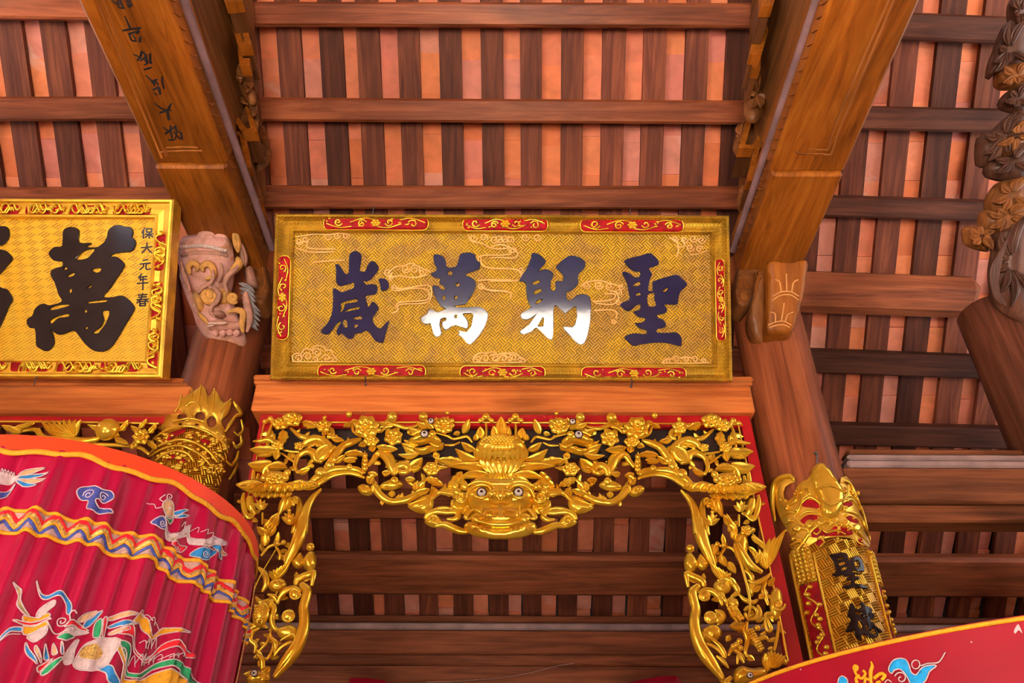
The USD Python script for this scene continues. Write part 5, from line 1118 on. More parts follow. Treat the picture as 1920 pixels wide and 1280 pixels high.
# left side only: seed head, ribbons and a small beast by the parasol
lotus(P5(425, 80), 15, both=False); lf(P5(250, 200), P5(345, 25), 15, .02, .05, 2, both=False); lf(P5(260, 190), P5(180, 130), 13, .02, both=False); lf(P5(230, 260), P5(240, 140), 14, .015, both=False)
add("seed_head", [ball((*AF.px(*P5(205, 775)), .015), (.03, .045, .015))] + [bead(AF, *P5(170 + 18 * (k % 4), 720 + 22 * (k // 4)), 3, .026, .8, 1) for k in range(20)], False)
add("string", limb(AF, q5((330, 290), (240, 440), (170, 580), (140, 700), (138, 800)), 2.5, .03), False, M_GOLD_S)
stem(q5((250, 660), (300, 720), (280, 800), (300, 870), (350, 900)), [5, 9, 9, 8, 4], .004, "scroll", False)
stem(q5((190, 870), (140, 900), (120, 960), (160, 1000), (150, 1060)), [5, 8, 8, 7, 3], .006, "ribbon", False)
stem(q5((270, 890), (240, 980), (180, 1050), (240, 1100), (290, 1000), (265, 900)), [3, 4, 4, 5, 4, 3], .0, "ribbon", False)
stem(q5((175, 1075), (210, 1110), (215, 1180)), [5, 9, 8], .01, "horn", False); lf(P5(190, 1215), P5(80, 1225), 13, .012, both=False); lf(P5(210, 1215), P5(275, 1170), 14, .012, both=False); lf(P5(220, 1230), P5(270, 1260), 12, .012, both=False)
add("beast_head", blob(AF, q5((90, 1230), (150, 1190), (230, 1190), (260, 1240), (220, 1300), (110, 1300)), .03, base=-.01), False); eye(P5(162, 1222), 5.5, .028, False)
lf(P5(130, 860), P5(230, 800), 12, .01, both=False); lf(P5(230, 720), P5(280, 680), 10, .01, both=False)
# right side only: phoenix, corn cobs, clouds and a beast under the right canopy
add("phoenix_body", [blob(AF, q6((470, 200), (520, 150), (600, 120), (625, 150), (560, 180), (570, 260), (560, 360), (600, 430), (560, 440), (500, 380), (460, 290)), .035, base=.0), limb(AF, q6((480, 260), (520, 330), (580, 420), (660, 470)), [9, 14, 15, 8], .03)], False)
for k in range(5): lf(P6(480 - 4 * k, 190 + 8 * k), P6(400 + 12 * k, 30 + 30 * k), 10, .02, .05, both=False, name="wing_feather")
for k in range(6): lf(P6(700 + 6 * k, 440 - 8 * k), P6(640 + 38 * k, 240 - 10 * k + (60 if k < 2 else 0) - (30 if k == 5 else 0)), 11, .025, .1, 0, .05, both=False, name="tail_feather")
for k in range(4): lf(P6(620, 330 + 24 * k), P6(560 + 30 * k, 280 + 20 * k), 8, .03, .1, both=False, name="wing_feather")
lf(P6(590, 190), P6(690, 270), 9, .015, both=False); lf(P6(600, 170), P6(720, 330), 7, .012, both=False)
add("cloud", [blob(AF, q6((560, 540), (620, 520), (690, 500), (720, 520), (640, 560), (600, 640), (570, 620)), .02, base=.0), limb(AF, q6((560, 520), (620, 540), (700, 500), (730, 470)), [5, 9, 8, 4], .016)], False)
stem(q6((700, 530), (680, 590), (720, 700)), [5, 8, 5], .006, "ribbon", False)
add("cloud", [blob(AF, q6((735, 640), (760, 570), (810, 580), (828, 660), (820, 760), (780, 810), (740, 760)), .022, base=-.005), limb(AF, q6(*spiral((785, 700), 55, 1.6, 0, 1)), 4, .018)], False)
stem(q6((700, 780), (720, 830), (740, 880), (710, 890), (690, 800), (720, 760), (790, 790)), [3, 6, 7, 5, 5, 6, 4], .006, "scroll", False)
stem(q6((800, 820), (790, 920), (765, 1040)), [4, 5, 4], .004, both=False); stem(q6((825, 900), (845, 1010), (870, 1120)), [2, 3, 3], .004, "string", False); stem(q6((455, 260), (500, 400), (545, 560), (570, 700), (555, 830)), [3, 4, 4, 4, 3], .03, "string", False)
def cob(a, b, w):
    A_, B_ = np.array(a), np.array(b); d = (B_ - A_); nn = np.array([-d[1], d[0]]) / np.linalg.norm(d)
    ms = [limb(AF, [a, tuple((A_ + B_) / 2), b], [w * .6, w, w * .5], .015)]
    for i in range(9):
        for j in (-1, 0, 1):
            p = A_ + d * (i + .5) / 9 + nn * j * w * .3
            ms.append(bead(AF, p[0], p[1], w * .17, .015 + w * .4 * AF.scale(*a) * (1 if j == 0 else .75), .9, 1))
    add("corn_cob", ms, False)
cob(P6(430, 720), P6(500, 830), 20); cob(P6(570, 890), P6(660, 1050), 15)
add("corn_tip", bead(AF, *P6(455, 700), 9, .02), False)
stem(q6((555, 830), (545, 900), (560, 970), (545, 1050), (560, 1090)), [6, 9, 8, 6, 4], .012, both=False); stem(q6((400, 690), (440, 650), (430, 700)), [3, 5, 3], .01, both=False)
stem(q6(*spiral((585, 765), 50, .95, 200, 1, .85)), 5, .012, "scroll", False); lf(P6(550, 850), P6(420, 870), 15, .015, both=False); buds([(P6(632, 875), 6), (P6(480, 1000), 6), (P6(455, 1015), 6), (P6(500, 975), 6), (P6(510, 1025), 5)], .012, False)
for x, y, r_ in ((308, 905, 13), (345, 800, 10), (360, 640, 8)):
    add("disc", [bead(AF, *P6(x, y), r_, .006, .5), limb(AF, q6(*spiral((x, y), r_ * 4.2, 1.1, 180, 1, .6)), 3, .012)], False)
for pts, w in (([(300, 600), (350, 620), (390, 660), (420, 700)], [5, 9, 8, 4]), ([(320, 740), (370, 760), (380, 800), (340, 850)], [4, 9, 9, 4]), ([(300, 960), (350, 1000), (390, 1060), (400, 1100)], [4, 8, 8, 4]), ([(330, 1080), (380, 1120), (420, 1170)], [4, 8, 4]),
               ([(340, 520), (400, 500), (460, 540), (490, 600), (440, 640)], [5, 10, 11, 9, 4]), ([(540, 440), (590, 480), (600, 540)], [5, 10, 5]), ([(500, 620), (540, 660), (600, 680), (640, 660)], [4, 8, 8, 4]), ([(640, 700), (660, 760), (650, 820)], [4, 7, 4]), ([(600, 940), (640, 960), (690, 940), (720, 960)], [4, 8, 8, 4]), ([(420, 1080), (450, 1030), (500, 1060), (540, 1110)], [4, 8, 8, 4])):
    stem(q6(*pts), w, .006, "cloud_scroll", False)
for a_, b_2, w_ in (((330, 250), (310, 330), 10), ((360, 330), (400, 420), 12), ((420, 380), (470, 470), 12), ((600, 600), (660, 560), 9), ((690, 620), (640, 660), 9), ((470, 560), (430, 500), 10), ((720, 560), (760, 500), 9), ((430, 930), (400, 980), 9), ((620, 820), (680, 800), 9), ((560, 1080), (610, 1120), 10)):
    lf(P6(*a_), P6(*b_2), w_, .014, both=False, name="small_leaf")
for pts, w in (([(180, 420), (230, 470), (240, 540), (210, 600)], [5, 10, 10, 5]), ([(250, 620), (300, 640), (330, 690)], [4, 8, 4]), ([(160, 640), (200, 680), (250, 660)], [4, 9, 4]), ([(270, 940), (310, 990), (300, 1060)], [4, 9, 4]), ([(100, 900), (140, 870), (200, 850), (250, 870)], [4, 9, 9, 4])):
    stem(q5(*pts), w, .006, "cloud_scroll", False)
flower(P6(545, 160), 11, .03, 5, .8, 0, both=False)
add("beast_head", [blob(AF, q6((470, 1190), (520, 1150), (600, 1170), (680, 1160), (720, 1210), (650, 1260), (540, 1290), (470, 1270)), .03, base=-.01), limb(AF, q6((480, 1150), (490, 1090), (530, 1140)), [4, 8, 4], .02)], False); eye(P6(570, 1238), 5, .03, False)
for k in range(7): lf(P6(700 + 10 * k, 1170), P6(690 + 26 * k, 1040 + 10 * abs(k - 2)), 10, .01, .05, both=False, name="mane_lock")
stem(q6((700, 1190), (780, 1100), (860, 1130)), [8, 14, 8], .0, "beast_back", False)
stem(q6((440, 1240), (400, 1290), (470, 1310)), [6, 10, 8], .01, "scroll", False)

# ------------------------------------------------------------------ left arch: only its top shows above the parasol
AL = thing("gilded_arch", "small visible part of a second gilded carving, under the left gold board", "carving", AF)
obj("red_board", redboard([(-120, 774), (312, 776), (309, 792), (-120, 790)]), M_RED, AL)
obj("gilt_rod", limb(AF, [(-120, 790), (100, 791), (298, 794)], 5, .002), M_GOLD_S, AL, smooth=True)
q7 = lambda *L: [(x / 2.2866, 720 + y / 2.2866) for x, y in L]
P7 = lambda x, y: q7((x, y))[0]
for k in range(8): obj("leaf", leaf(AF, P7(330, 230), P7(190 + 24 * k, 165 + (6 if k < 4 else 0)), 13, .02, .1, bend=.12), M_GOLD, AL, smooth=50)
obj("scroll", [limb(AF, q7((170, 200), (200, 240), (300, 245), (380, 250), (430, 240)), [8, 13, 14, 14, 10], .015)], M_GOLD, AL, smooth=True)
obj("fruit", bead(AF, *P7(470, 205), 22, .02), M_GOLD_S, AL, smooth=True)
for a, b, w in (((520, 230), (390, 190), 18), ((520, 210), (560, 165), 14), ((500, 240), (560, 270), 14), ((620, 230), (570, 190), 13), ((600, 240), (570, 290), 14), ((640, 220), (680, 180), 13), ((640, 250), (680, 290), 13), ((600, 200), (640, 160), 11), ((100, 215), (20, 190), 16), ((60, 200), (160, 180), 14), ((10, 200), (-60, 190), 16)):
    obj("leaf", leaf(AF, P7(*a), P7(*b), w, .02, .1, 0, 2), M_GOLD, AL, smooth=50)
obj("flower", petals(AF, P7(620, 245), 16, 6, .04, rows=2, w=.95), M_GOLD, AL, smooth=50)
obj("branch", limb(AF, q7((60, 210), (150, 195), (220, 250), (560, 265), (640, 300)), [6, 9, 9, 8, 6], .0), M_GOLD, AL, smooth=True)
# ------------------------------------------------------------------ forms wrapped on a cylinder: couplet boards on the columns, silk parasols
class Cyl:
    """axis through C along A; angle 0 faces along e1; w is measured down the axis from C"""
    def __init__(s, C, A, e1, r, fold=None):
        s.C = np.asarray(C, float); s.A = np.asarray(A, float) / np.linalg.norm(A)
        e1 = np.asarray(e1, float); e1 = e1 - s.A * (e1 @ s.A); s.e1 = e1 / np.linalg.norm(e1); s.e2 = np.cross(s.A, s.e1); s.r = r; s.fold = fold
    def hit(s, u, v, dr=0.0):
        d = ray(u, v); o = EYE - s.C
        dp = np.array([d @ s.e1, d @ s.e2]); op = np.array([o @ s.e1, o @ s.e2]); r = s.r + dr
        a, b, c = dp @ dp, op @ dp, op @ op - r * r
        D = b * b - a * c
        t = (-b - math.sqrt(D)) / a if D > 0 else -b / a
        p = op + dp * t
        return math.atan2(p[1], p[0]), -((o + d * t) @ s.A)
    def at(s, th, w, h=0.0):
        th, w = np.broadcast_arrays(np.asarray(th, float), np.asarray(w, float))
        r = s.r + h + (s.fold(th, w) if s.fold else 0.0)
        return s.C + (np.cos(th) * r)[..., None] * s.e1 + (np.sin(th) * r)[..., None] * s.e2 - w[..., None] * s.A
    def wrap(s, m, flip=True):
        """a mesh drawn in picture pixels (x, y, height in metres) laid on the cylinder"""
        V = np.array(m.vertices); uq, inv = np.unique(V[:, :2].round(3), axis=0, return_inverse=True)
        tw = np.array([s.hit(*q) for q in uq])[np.ravel(inv)]
        o = trimesh.Trimesh(s.at(tw[:, 0], tw[:, 1], V[:, 2]), np.array(m.faces), process=False)
        if flip: o.invert()
        return o
    def cord(s, px, wid, h=.002, n=4, flat=.8, sides=6, closed=False):
        px = spline(px, n, closed)
        if closed: px = np.vstack([px, px[:1]])
        tw = np.array([s.hit(*q) for q in px])
        P = s.at(tw[:, 0], tw[:, 1], h)
        c0 = s.at(tw[:, 0], tw[:, 1], h + .01) - P
        w = np.broadcast_to(np.asarray(wid, float), len(px)) if np.ndim(wid) == 0 else np.interp(np.linspace(0, 1, len(px)), np.linspace(0, 1, len(wid)), wid)
        return tube3(P, w, c0, flat, sides)
    def patch(s, px, H, w=4.0, base=0.0, n=4, holes=(), smooth=True, step=None):
        L = (lambda c: spline(c, n, True)) if smooth else np.asarray
        P = Polygon(L(px)).buffer(0)
        for q in holes: P = P.difference(Polygon(L(q)).buffer(0))
        gs = [g for g in getattr(P, "geoms", [P]) if g.area > 4]
        return s.wrap(join([puff(g, H, w, base, step=step or max(1.6, math.sqrt(g.area) / 12)) for g in gs]))
    def sheet(s, t0, t1, w0, w1, h0, h1, nt=40, nw=30):
        T, W = np.meshgrid(np.linspace(t0, t1, nt), np.linspace(w0, w1, nw), indexing="ij")
        n = nt * nw
        V = np.vstack([s.at(T, W, h1).reshape(-1, 3), s.at(T, W, h0).reshape(-1, 3)])
        i, j = np.meshgrid(np.arange(nt - 1), np.arange(nw - 1), indexing="ij")
        q = np.stack([i * nw + j, i * nw + j + 1, (i + 1) * nw + j + 1, (i + 1) * nw + j], -1).reshape(-1, 4)
        rim = np.concatenate([np.arange(nw), np.arange(1, nt) * nw + nw - 1, (nt - 1) * nw + np.arange(nw - 2, -1, -1), np.arange(nt - 2, 0, -1) * nw])
        r2 = np.roll(rim, -1)
        Q = np.vstack([q, q[:, ::-1] + n, np.stack([r2, rim, rim + n, r2 + n], 1)])
        m = trimesh.Trimesh(V, np.vstack([Q[:, [0, 1, 2]], Q[:, [0, 2, 3]]]), process=False)
        if m.volume < 0: m.invert()
        return m
    def strip(s, tw, wid, h0, h1):
        """flat ribbon along (angle, w) points, wid metres wide"""
        tw = np.asarray(tw, float); q = np.column_stack([tw[:, 0] * s.r, tw[:, 1]])
        g = LineString(q).buffer(wid / 2, cap_style="flat", join_style="mitre")
        g = g if g.geom_type == "Polygon" else max(g.geoms, key=lambda x: x.area)
        m = trimesh.creation.extrude_polygon(g.segmentize(.02), h1 - h0, engine="earcut")
        V = m.vertices
        return trimesh.Trimesh(s.at(V[:, 0] / s.r, V[:, 1], V[:, 2] + h0), m.faces[:, ::-1], process=False)

# couplet board on the right column
M_WEAVE_C = weave("couplet_gold_ground", (1.0, .55, .04), (.85, .4, .02), .034, .009, 20, rough=.28, metal=.85, depth=.9, upright=True)
CR = Cyl((1.243, YC, 1.6 + 1.35), (0, 0, 1), (.06, -1, 0), .178)
TC = thing("couplet_board", "half-round gold couplet board with two black characters on the right column", "plaque")
w_top = CR.hit(1565, 1010)[1]
obj("board_body", CR.sheet(-1.1, 1.25, w_top, w_top + .62, -.012, .004, 40, 30), M_WEAVE_C, TC, smooth=40)
for t in (-1.1, 1.25): obj("edge_bead", tube3(CR.at(np.full(12, t), np.linspace(w_top + .03, w_top + .62, 12), .006), .014, CR.at(np.full(12, t), np.linspace(0, 1, 12), 1) - CR.at(np.full(12, t), np.linspace(0, 1, 12), 0), 1, 8), M_GOLD_S, TC, smooth=True)
for t0, t1 in ((-1.02, -.62), (.8, 1.18)):
    a = obj("side_border", CR.sheet(t0, t1, w_top + .16, w_top + .62, .002, .008, 10, 20), M_REDP, TC, smooth=40)
    ms = []
    r = random.Random(3)
    for k in range(9):
        w0 = w_top + .17 + .05 * k; tm = (t0 + t1) / 2
        ww = np.linspace(w0, w0 + .05, 8); tt = tm + .1 * np.sin(np.linspace(0, np.pi, 8)) * (1 if k % 2 else -1)
        P = CR.at(tt, ww, .01); ms.append(tube3(P, .008, CR.at(tt, ww, .02) - P, .8, 6))
        for q in range(3):
            tw = (tm + r.uniform(-.14, .14), w0 + r.uniform(0, .05)); ms.append(ball(CR.at(*tw, .011), (.012, .008, .009), 1))
    obj("gilt_vine", ms, M_GOLD, a, smooth=True)
    b = obj("side_diaper", CR.sheet(t0, t1, w_top + .02, w_top + .155, .002, .01, 10, 10), M_DIAPER, TC, smooth=40)
    obj("diaper_boss", [ball(CR.at(t0 + (t1 - t0) * (i + .5) / 4, w_top + .03 + .016 * j, .011), .0085, 1) for i in range(4) for j in range(8)], M_GOLD_S, b, smooth=True, kind="stuff")
obj("edge_bead", tube3(CR.at(np.full(12, -.58), np.linspace(w_top + .05, w_top + .62, 12), .006), .009, (-.5, -1, 0), 1, 8), M_GOLD_S, TC, smooth=True)
obj("edge_bead", tube3(CR.at(np.full(12, .76), np.linspace(w_top + .05, w_top + .62, 12), .006), .009, (.5, -1, 0), 1, 8), M_GOLD_S, TC, smooth=True)
oc = lambda L: gx((1520, 1010), 6.4, L)
for outs, holes in (([(220, 205), (260, 190), (330, 175), (390, 170), (430, 190), (445, 250), (460, 290), (470, 240), (520, 215), (570, 225), (600, 270), (625, 330), (630, 395), (570, 400), (520, 388), (490, 398), (560, 420), (522, 432), (522, 455), (572, 455), (570, 490), (526, 505), (526, 540), (620, 555), (680, 605), (600, 600), (520, 590), (440, 605), (370, 585), (420, 560), (470, 545), (470, 508), (428, 500), (424, 476), (470, 458), (470, 442), (400, 462), (385, 438), (310, 460), (250, 430), (300, 400), (285, 330), (260, 260)],
     [[(315, 245), (380, 225), (385, 245), (325, 262)], [(335, 300), (400, 280), (405, 305), (345, 328)], [(355, 365), (415, 340), (425, 365), (365, 385)], [(510, 290), (550, 265), (570, 310), (555, 355), (535, 350)]]),
    ([(480, 770), (520, 810), (530, 850), (590, 830), (585, 770), (610, 760), (640, 800), (690, 820), (730, 860), (720, 880), (750, 920), (745, 960), (700, 985), (740, 1010), (770, 1050), (850, 1115), (820, 1130), (780, 1120), (800, 1160), (760, 1195), (690, 1190), (640, 1150), (600, 1170), (610, 1225), (560, 1210), (530, 1170), (520, 1090), (480, 1120), (415, 1120), (450, 1040), (480, 960), (435, 940), (450, 860)],
     [[(525, 880), (600, 890), (590, 910), (555, 920)], [(604, 925), (614, 925), (620, 958), (610, 960)], [(640, 915), (650, 915), (654, 945), (644, 948)], [(680, 908), (690, 908), (692, 935), (684, 938)], [(560, 990), (590, 1000), (610, 1060), (600, 1090), (570, 1060)], [(650, 1050), (672, 1100), (740, 1150), (780, 1150), (740, 1065), (715, 1110), (690, 1100), (668, 1040)]])):
    obj("character", CR.patch(oc(outs), .005, 1.2, .004, n=3, holes=[oc(h) for h in holes], step=1.3), M_LACQ2, TC)
# its openwork crest
ok_ = lambda L: gx((1440, 840), 3.048, L)
crest = obj("crest", CR.patch(ok_([(130, 600), (150, 545), (120, 480), (85, 420), (50, 340), (40, 240), (60, 190), (100, 155), (150, 160), (160, 195), (120, 205), (90, 240), (100, 300), (140, 290), (165, 220), (200, 190), (240, 170), (245, 130), (290, 95), (340, 130), (380, 190), (405, 240), (410, 180), (430, 155), (470, 190), (500, 260), (540, 360), (570, 470), (600, 550), (560, 570), (480, 520), (380, 510), (280, 530), (200, 590), (150, 620)]), .012, 6, .0, n=3), M_GOLD_F, TC, smooth=50)
for q in ([(200, 320), (240, 300), (280, 320), (290, 350), (240, 345), (205, 340)], [(410, 320), (450, 305), (470, 330), (430, 350), (410, 345)], [(190, 420), (240, 385), (300, 400), (260, 420), (230, 445)], [(430, 385), (480, 400), (505, 430), (470, 430), (440, 410)], [(240, 490), (290, 455), (330, 490), (400, 440), (460, 470), (470, 500), (400, 505), (320, 510), (260, 515)], [(275, 545), (300, 520), (318, 545), (290, 565)], [(495, 540), (520, 520), (530, 550), (505, 560)]):
    obj("red_ground", CR.patch(ok_(q), .003, 3, .011, n=3), M_REDP, crest)
for pts, w in (([(60, 420), (45, 330), (45, 230), (75, 180), (130, 165), (158, 190)], [.012, .022, .026, .024, .018, .01]), ([(150, 620), (200, 560), (270, 460), (380, 425), (480, 470), (560, 560)], [.008, .013, .014, .014, .012, .006]), ([(190, 330), (240, 290), (300, 330), (350, 400), (400, 330), (460, 300), (500, 350)], [.006, .01, .012, .014, .012, .01, .006]),
               ([(130, 330), (170, 300), (180, 220)], [.006, .014, .008]), ([(160, 400), (190, 340), (205, 240)], [.006, .014, .008]), ([(410, 190), (450, 210), (490, 300), (520, 380)], [.006, .012, .014, .008]), ([(300, 460), (330, 490), (380, 480), (430, 500)], [.006, .01, .01, .006]), ([(150, 500), (180, 470), (230, 470), (240, 500)], [.006, .016, .016, .006]), ([(140, 560), (190, 540), (230, 560)], [.01, .018, .008]), ([(520, 420), (540, 470), (575, 530)], [.01, .014, .008])):
    obj("crest_scroll", CR.cord(ok_(pts), w, .016), M_GOLD, crest, smooth=True)
for pts, w in (([(200, 300), (240, 270), (285, 290)], [.004, .009, .004]), ([(410, 300), (450, 280), (490, 310)], [.004, .009, .004]), ([(185, 400), (230, 370), (300, 385)], [.005, .01, .004]), ([(420, 370), (480, 380), (515, 420)], [.004, .01, .005]),
               ([(250, 480), (280, 455), (300, 480), (280, 500), (262, 490)], .007), ([(340, 480), (370, 450), (400, 470), (390, 500)], .007), ([(440, 480), (470, 460), (490, 490)], .007), ([(300, 520), (320, 545), (300, 570)], .007), ([(480, 520), (500, 550), (530, 560)], .007),
               ([(110, 440), (150, 420), (180, 440)], [.005, .014, .005]), ([(100, 390), (140, 370), (180, 385)], [.005, .014, .005]), ([(140, 540), (165, 520), (200, 530)], [.006, .014, .006]), ([(220, 240), (235, 300)], [.012, .005]), ([(195, 250), (205, 310)], [.012, .005]), ([(440, 220), (435, 280)], [.01, .005]), ([(520, 330), (545, 400), (560, 470)], [.005, .012, .005]), ([(360, 430), (385, 445), (410, 430)], .009)):
    obj("crest_scroll", CR.cord(ok_(pts), w, .017), M_GOLD, crest, smooth=True)
for k in range(6):
    obj("crest_leaf", CR.patch(ok_([(150 + 62 * k, 470 - 40 * math.sin(k * .62)), (175 + 62 * k, 440 - 44 * math.sin(k * .62)), (205 + 62 * k, 455 - 40 * math.sin(k * .62)), (185 + 62 * k, 490 - 40 * math.sin(k * .62))]), .012, 4, .011, n=3), M_GOLD_S, crest, smooth=50)
obj("crest_knob", [CR.patch(ok_([(245, 140), (290, 95), (335, 130), (370, 190), (410, 250), (415, 320), (390, 400), (340, 420), (300, 380), (290, 310), (255, 240)]), .035, 14, .008, n=3), CR.cord(ok_([(265, 190), (310, 170), (360, 210)]), .01, .04), CR.cord(ok_([(270, 260), (330, 240), (390, 270)]), [.01, .016, .01], .044), CR.cord(ok_([(300, 320), (340, 350), (390, 320)]), [.01, .018, .01], .044)], M_GOLD_S, crest, smooth=50)
r = random.Random(9)
obj("crest_bead", [ball(CR.at(*CR.hit(*ok_([(r.uniform(80, 520), r.uniform(250, 540))])[0]), .016), .006 * r.uniform(.7, 1.5), 1) for k in range(70)], M_GOLD_S, crest, smooth=True, kind="stuff")
h0 = CR.at(*CR.hit(1529, 862), .01)
obj("hook", [tube3(h0 + np.array([[0, 0, -.02], [0, -.012, 0], [.004, -.012, .015], [0, 0, .022]]), .006, (1, 0, 0), 1, 6), ball(h0 + [0, -.01, .02], .008, 1)], M_IRON, TC)

# couplet board on the left column: its crest and top
CL_ = Cyl((COLS[0][0], YC, 1.6 + 1.4), (0, 0, 1), (-.05, -1, 0), .178)
TL = thing("couplet_board", "leaf-topped gold couplet board on the left column, behind the red parasol", "plaque")
o7 = lambda L: gx((240, 700), 5.334, L)
wl = CL_.hit(360, 805)[1]
obj("board_body", CL_.sheet(-1.25, 1.1, wl, wl + .55, -.012, .004, 40, 24), M_WEAVE_C, TL, smooth=40)
cr = obj("crest", CL_.patch(o7([(330, 560), (380, 420), (470, 300), (560, 230), (610, 215), (680, 170), (740, 130), (780, 160), (790, 225), (830, 220), (855, 160), (900, 210), (950, 300), (1015, 260), (1030, 300), (1000, 400), (930, 480), (960, 560), (980, 720), (800, 600), (600, 540), (420, 590)]), .014, 6, .0, n=3,
    holes=[o7(ell(545, 438, 50, 45)), o7(ell(722, 430, 55, 45)), o7(ell(835, 485, 50, 60)), o7(ell(690, 515, 25, 14)), o7(ell(530, 515, 22, 14))]), M_GOLD_F, TL, smooth=50)
for pts, w in (([(230, 720), (300, 660), (430, 580), (590, 545), (740, 580), (880, 660), (970, 760)], .012), ([(245, 830), (330, 750), (450, 700), (560, 680), (690, 720), (800, 800), (870, 900)], .012), ([(260, 840), (380, 770), (520, 740), (640, 780), (740, 850), (830, 960)], .01), ([(310, 890), (400, 820), (500, 790), (600, 820), (660, 900)], .01),
               ([(600, 350), (640, 310), (700, 320), (730, 380)], .012), ([(620, 400), (640, 460), (600, 500)], .012), ([(480, 500), (560, 480), (640, 470), (760, 500)], .01), ([(560, 230), (540, 330), (500, 400)], .008), ([(740, 140), (720, 260), (700, 340)], .008), ([(860, 170), (850, 290), (830, 400)], .008), ([(1010, 270), (950, 340), (900, 420)], .008), ([(660, 180), (650, 260)], .006), ([(790, 230), (790, 340)], .006)):
    obj("crest_scroll", CL_.cord(o7(pts), w, .018), M_GOLD_S, cr, smooth=True)
for q in ([(420, 620), (500, 575), (580, 560), (560, 600), (460, 650), (400, 690), (340, 720)], [(580, 640), (640, 615), (660, 640), (620, 670)], [(720, 680), (760, 660), (820, 690), (780, 720)], [(380, 860), (440, 820), (480, 830), (440, 870)], [(490, 870), (540, 850), (580, 880), (530, 910)]):
    obj("red_ground", CL_.patch(o7(q), .003, 3, .006, n=3), M_REDP, TL)
r = random.Random(4)
obj("crest_bead", [ball(CL_.at(*CL_.hit(*o7([(r.uniform(300, 960), r.uniform(590, 1000))])[0]), .01), (.008 * r.uniform(.6, 1.6), .006, .007), 1) for k in range(150)], M_GOLD_S, TL, smooth=True, kind="stuff")
for pts, w in (([(1040, 290), (1070, 340), (1110, 410), (1060, 430), (1040, 480)], [.01, .022, .02, .014, .008]), ([(1050, 440), (1000, 520), (960, 590)], [.012, .02, .01]), ([(1110, 470), (1125, 570), (1080, 620), (1040, 590)], [.01, .018, .014, .008]), ([(1100, 620), (1110, 700), (1060, 740), (1030, 690)], [.012, .022, .018, .01]), ([(1080, 780), (1060, 860), (1010, 920), (960, 880)], [.012, .02, .018, .01]), ([(1070, 900), (1040, 980), (990, 1060)], [.012, .018, .01]), ([(400, 330), (370, 400), (350, 480), (340, 560)], [.01, .02, .018, .01])):
    obj("side_scroll", CL_.cord(o7(pts), w, .012), M_GOLD, TL, smooth=True)

# ------------------------------------------------------------------ red silk parasol at the left
def cloth(name, col, rough=.45, var=.12):
    return plain(name, col, rough, var=var, scale=7, sheen_weight=.1, sheen_roughness=.4, specular_ior_level=.25)
M_SILK, M_SILK2, M_ORANGE = cloth("crimson_silk", (.34, .0, .036)), cloth("red_silk", (.27, .0006, .013)), cloth("orange_red_band", (.85, .06, .015))
M_YEL, M_WHITE, M_BLUE, M_GREEN, M_CREAM, M_OLIVE, M_REDT, M_NAVY, M_GREYP = (plain(n, c, .6, var=.2, scale=120, bump=.4) for n, c in (
    ("yellow_braid", (.85, .42, .01)), ("white_thread", (.78, .66, .68)), ("blue_thread", (.01, .2, .52)), ("green_thread", (.01, .3, .11)), ("cream_thread", (.8, .5, .25)), ("olive_thread", (.35, .27, .12)), ("red_thread", (.75, .005, .02)), ("navy_thread", (.04, .06, .3)), ("grey_pink_braid", (.5, .32, .3))))
M_GOLDT = plain("gold_sequins", (.75, .45, .12), .35, metallic=.6, var=.5, scale=220, bump=.6)
def folds(th, w):
    a = np.clip(w / .12, 0, 1) * .009
    return a * (np.sin(th * 23 + .6 * np.sin(th * 7)) + .7 * np.sin(th * 53 + 1.3 + 2 * np.sin(th * 5)) + .35 * np.sin(th * 90))
Cp = np.array([-1.045, 1.85, 1.6 + .744])
PC = Cyl(Cp, (-.031, .121, 1.0), -np.array([Cp[0], Cp[1], 0]), .418, folds)
PA = thing("parasol", "crimson silk ceremonial parasol embroidered with dragons, at the bottom left", "parasol")
obj("skirt", PC.sheet(-np.pi, np.pi, .028, .52, -.002, .0, 500, 30), M_SILK, PA, smooth=60)
PB = Cyl(Cp, (-.031, .121, 1.0), PC.e1, .418)
obj("rim_band", PB.sheet(-np.pi, np.pi, .0, .036, -.004, .003, 160, 6), M_ORANGE, PA, smooth=60)
obj("canopy_top", trimesh.Trimesh(np.vstack([PB.at(np.linspace(-np.pi, np.pi, 97)[:-1], 0.0, 0.0), PB.C + PB.A * .06]), [[k, (k + 1) % 96, 96] for k in range(96)] + [[(k + 1) % 96, k, 96] for k in range(0)], process=False), M_SILK2, PA)
th = np.linspace(-np.pi, np.pi, 400)
wv = .038 + .005 * np.sin(th * 13) + .003 * np.sin(th * 29 + 1)
P = PB.at(th, wv, .004); obj("yellow_braid", tube3(P, .013, PB.at(th, wv, .02) - P, .6, 6), M_YEL, PA, smooth=True)
bt = np.array([PB.hit(*q) for q in [(0, 950), (66, 958), (131, 969), (210, 991), (284, 1009), (332, 1035), (394, 1070), (440, 1104)]])
bb = np.array([PB.hit(*q) for q in [(0, 998), (87, 1009), (166, 1024), (227, 1044), (284, 1052), (315, 1079), (394, 1118), (438, 1152)]])
wt, wb = np.median(bt[:, 1]), np.median(bb[:, 1])
fw = lambda t, arr: np.interp(t, np.sort(arr[:, 0]), arr[np.argsort(arr[:, 0]), 1])
t0, t1 = min(bt[:, 0].min(), bb[:, 0].min()), max(bt[:, 0].max(), bb[:, 0].max())
tt = np.linspace(-2.2, 2.2, 420)
WT, WB = fw(tt, bt), fw(tt, bb)
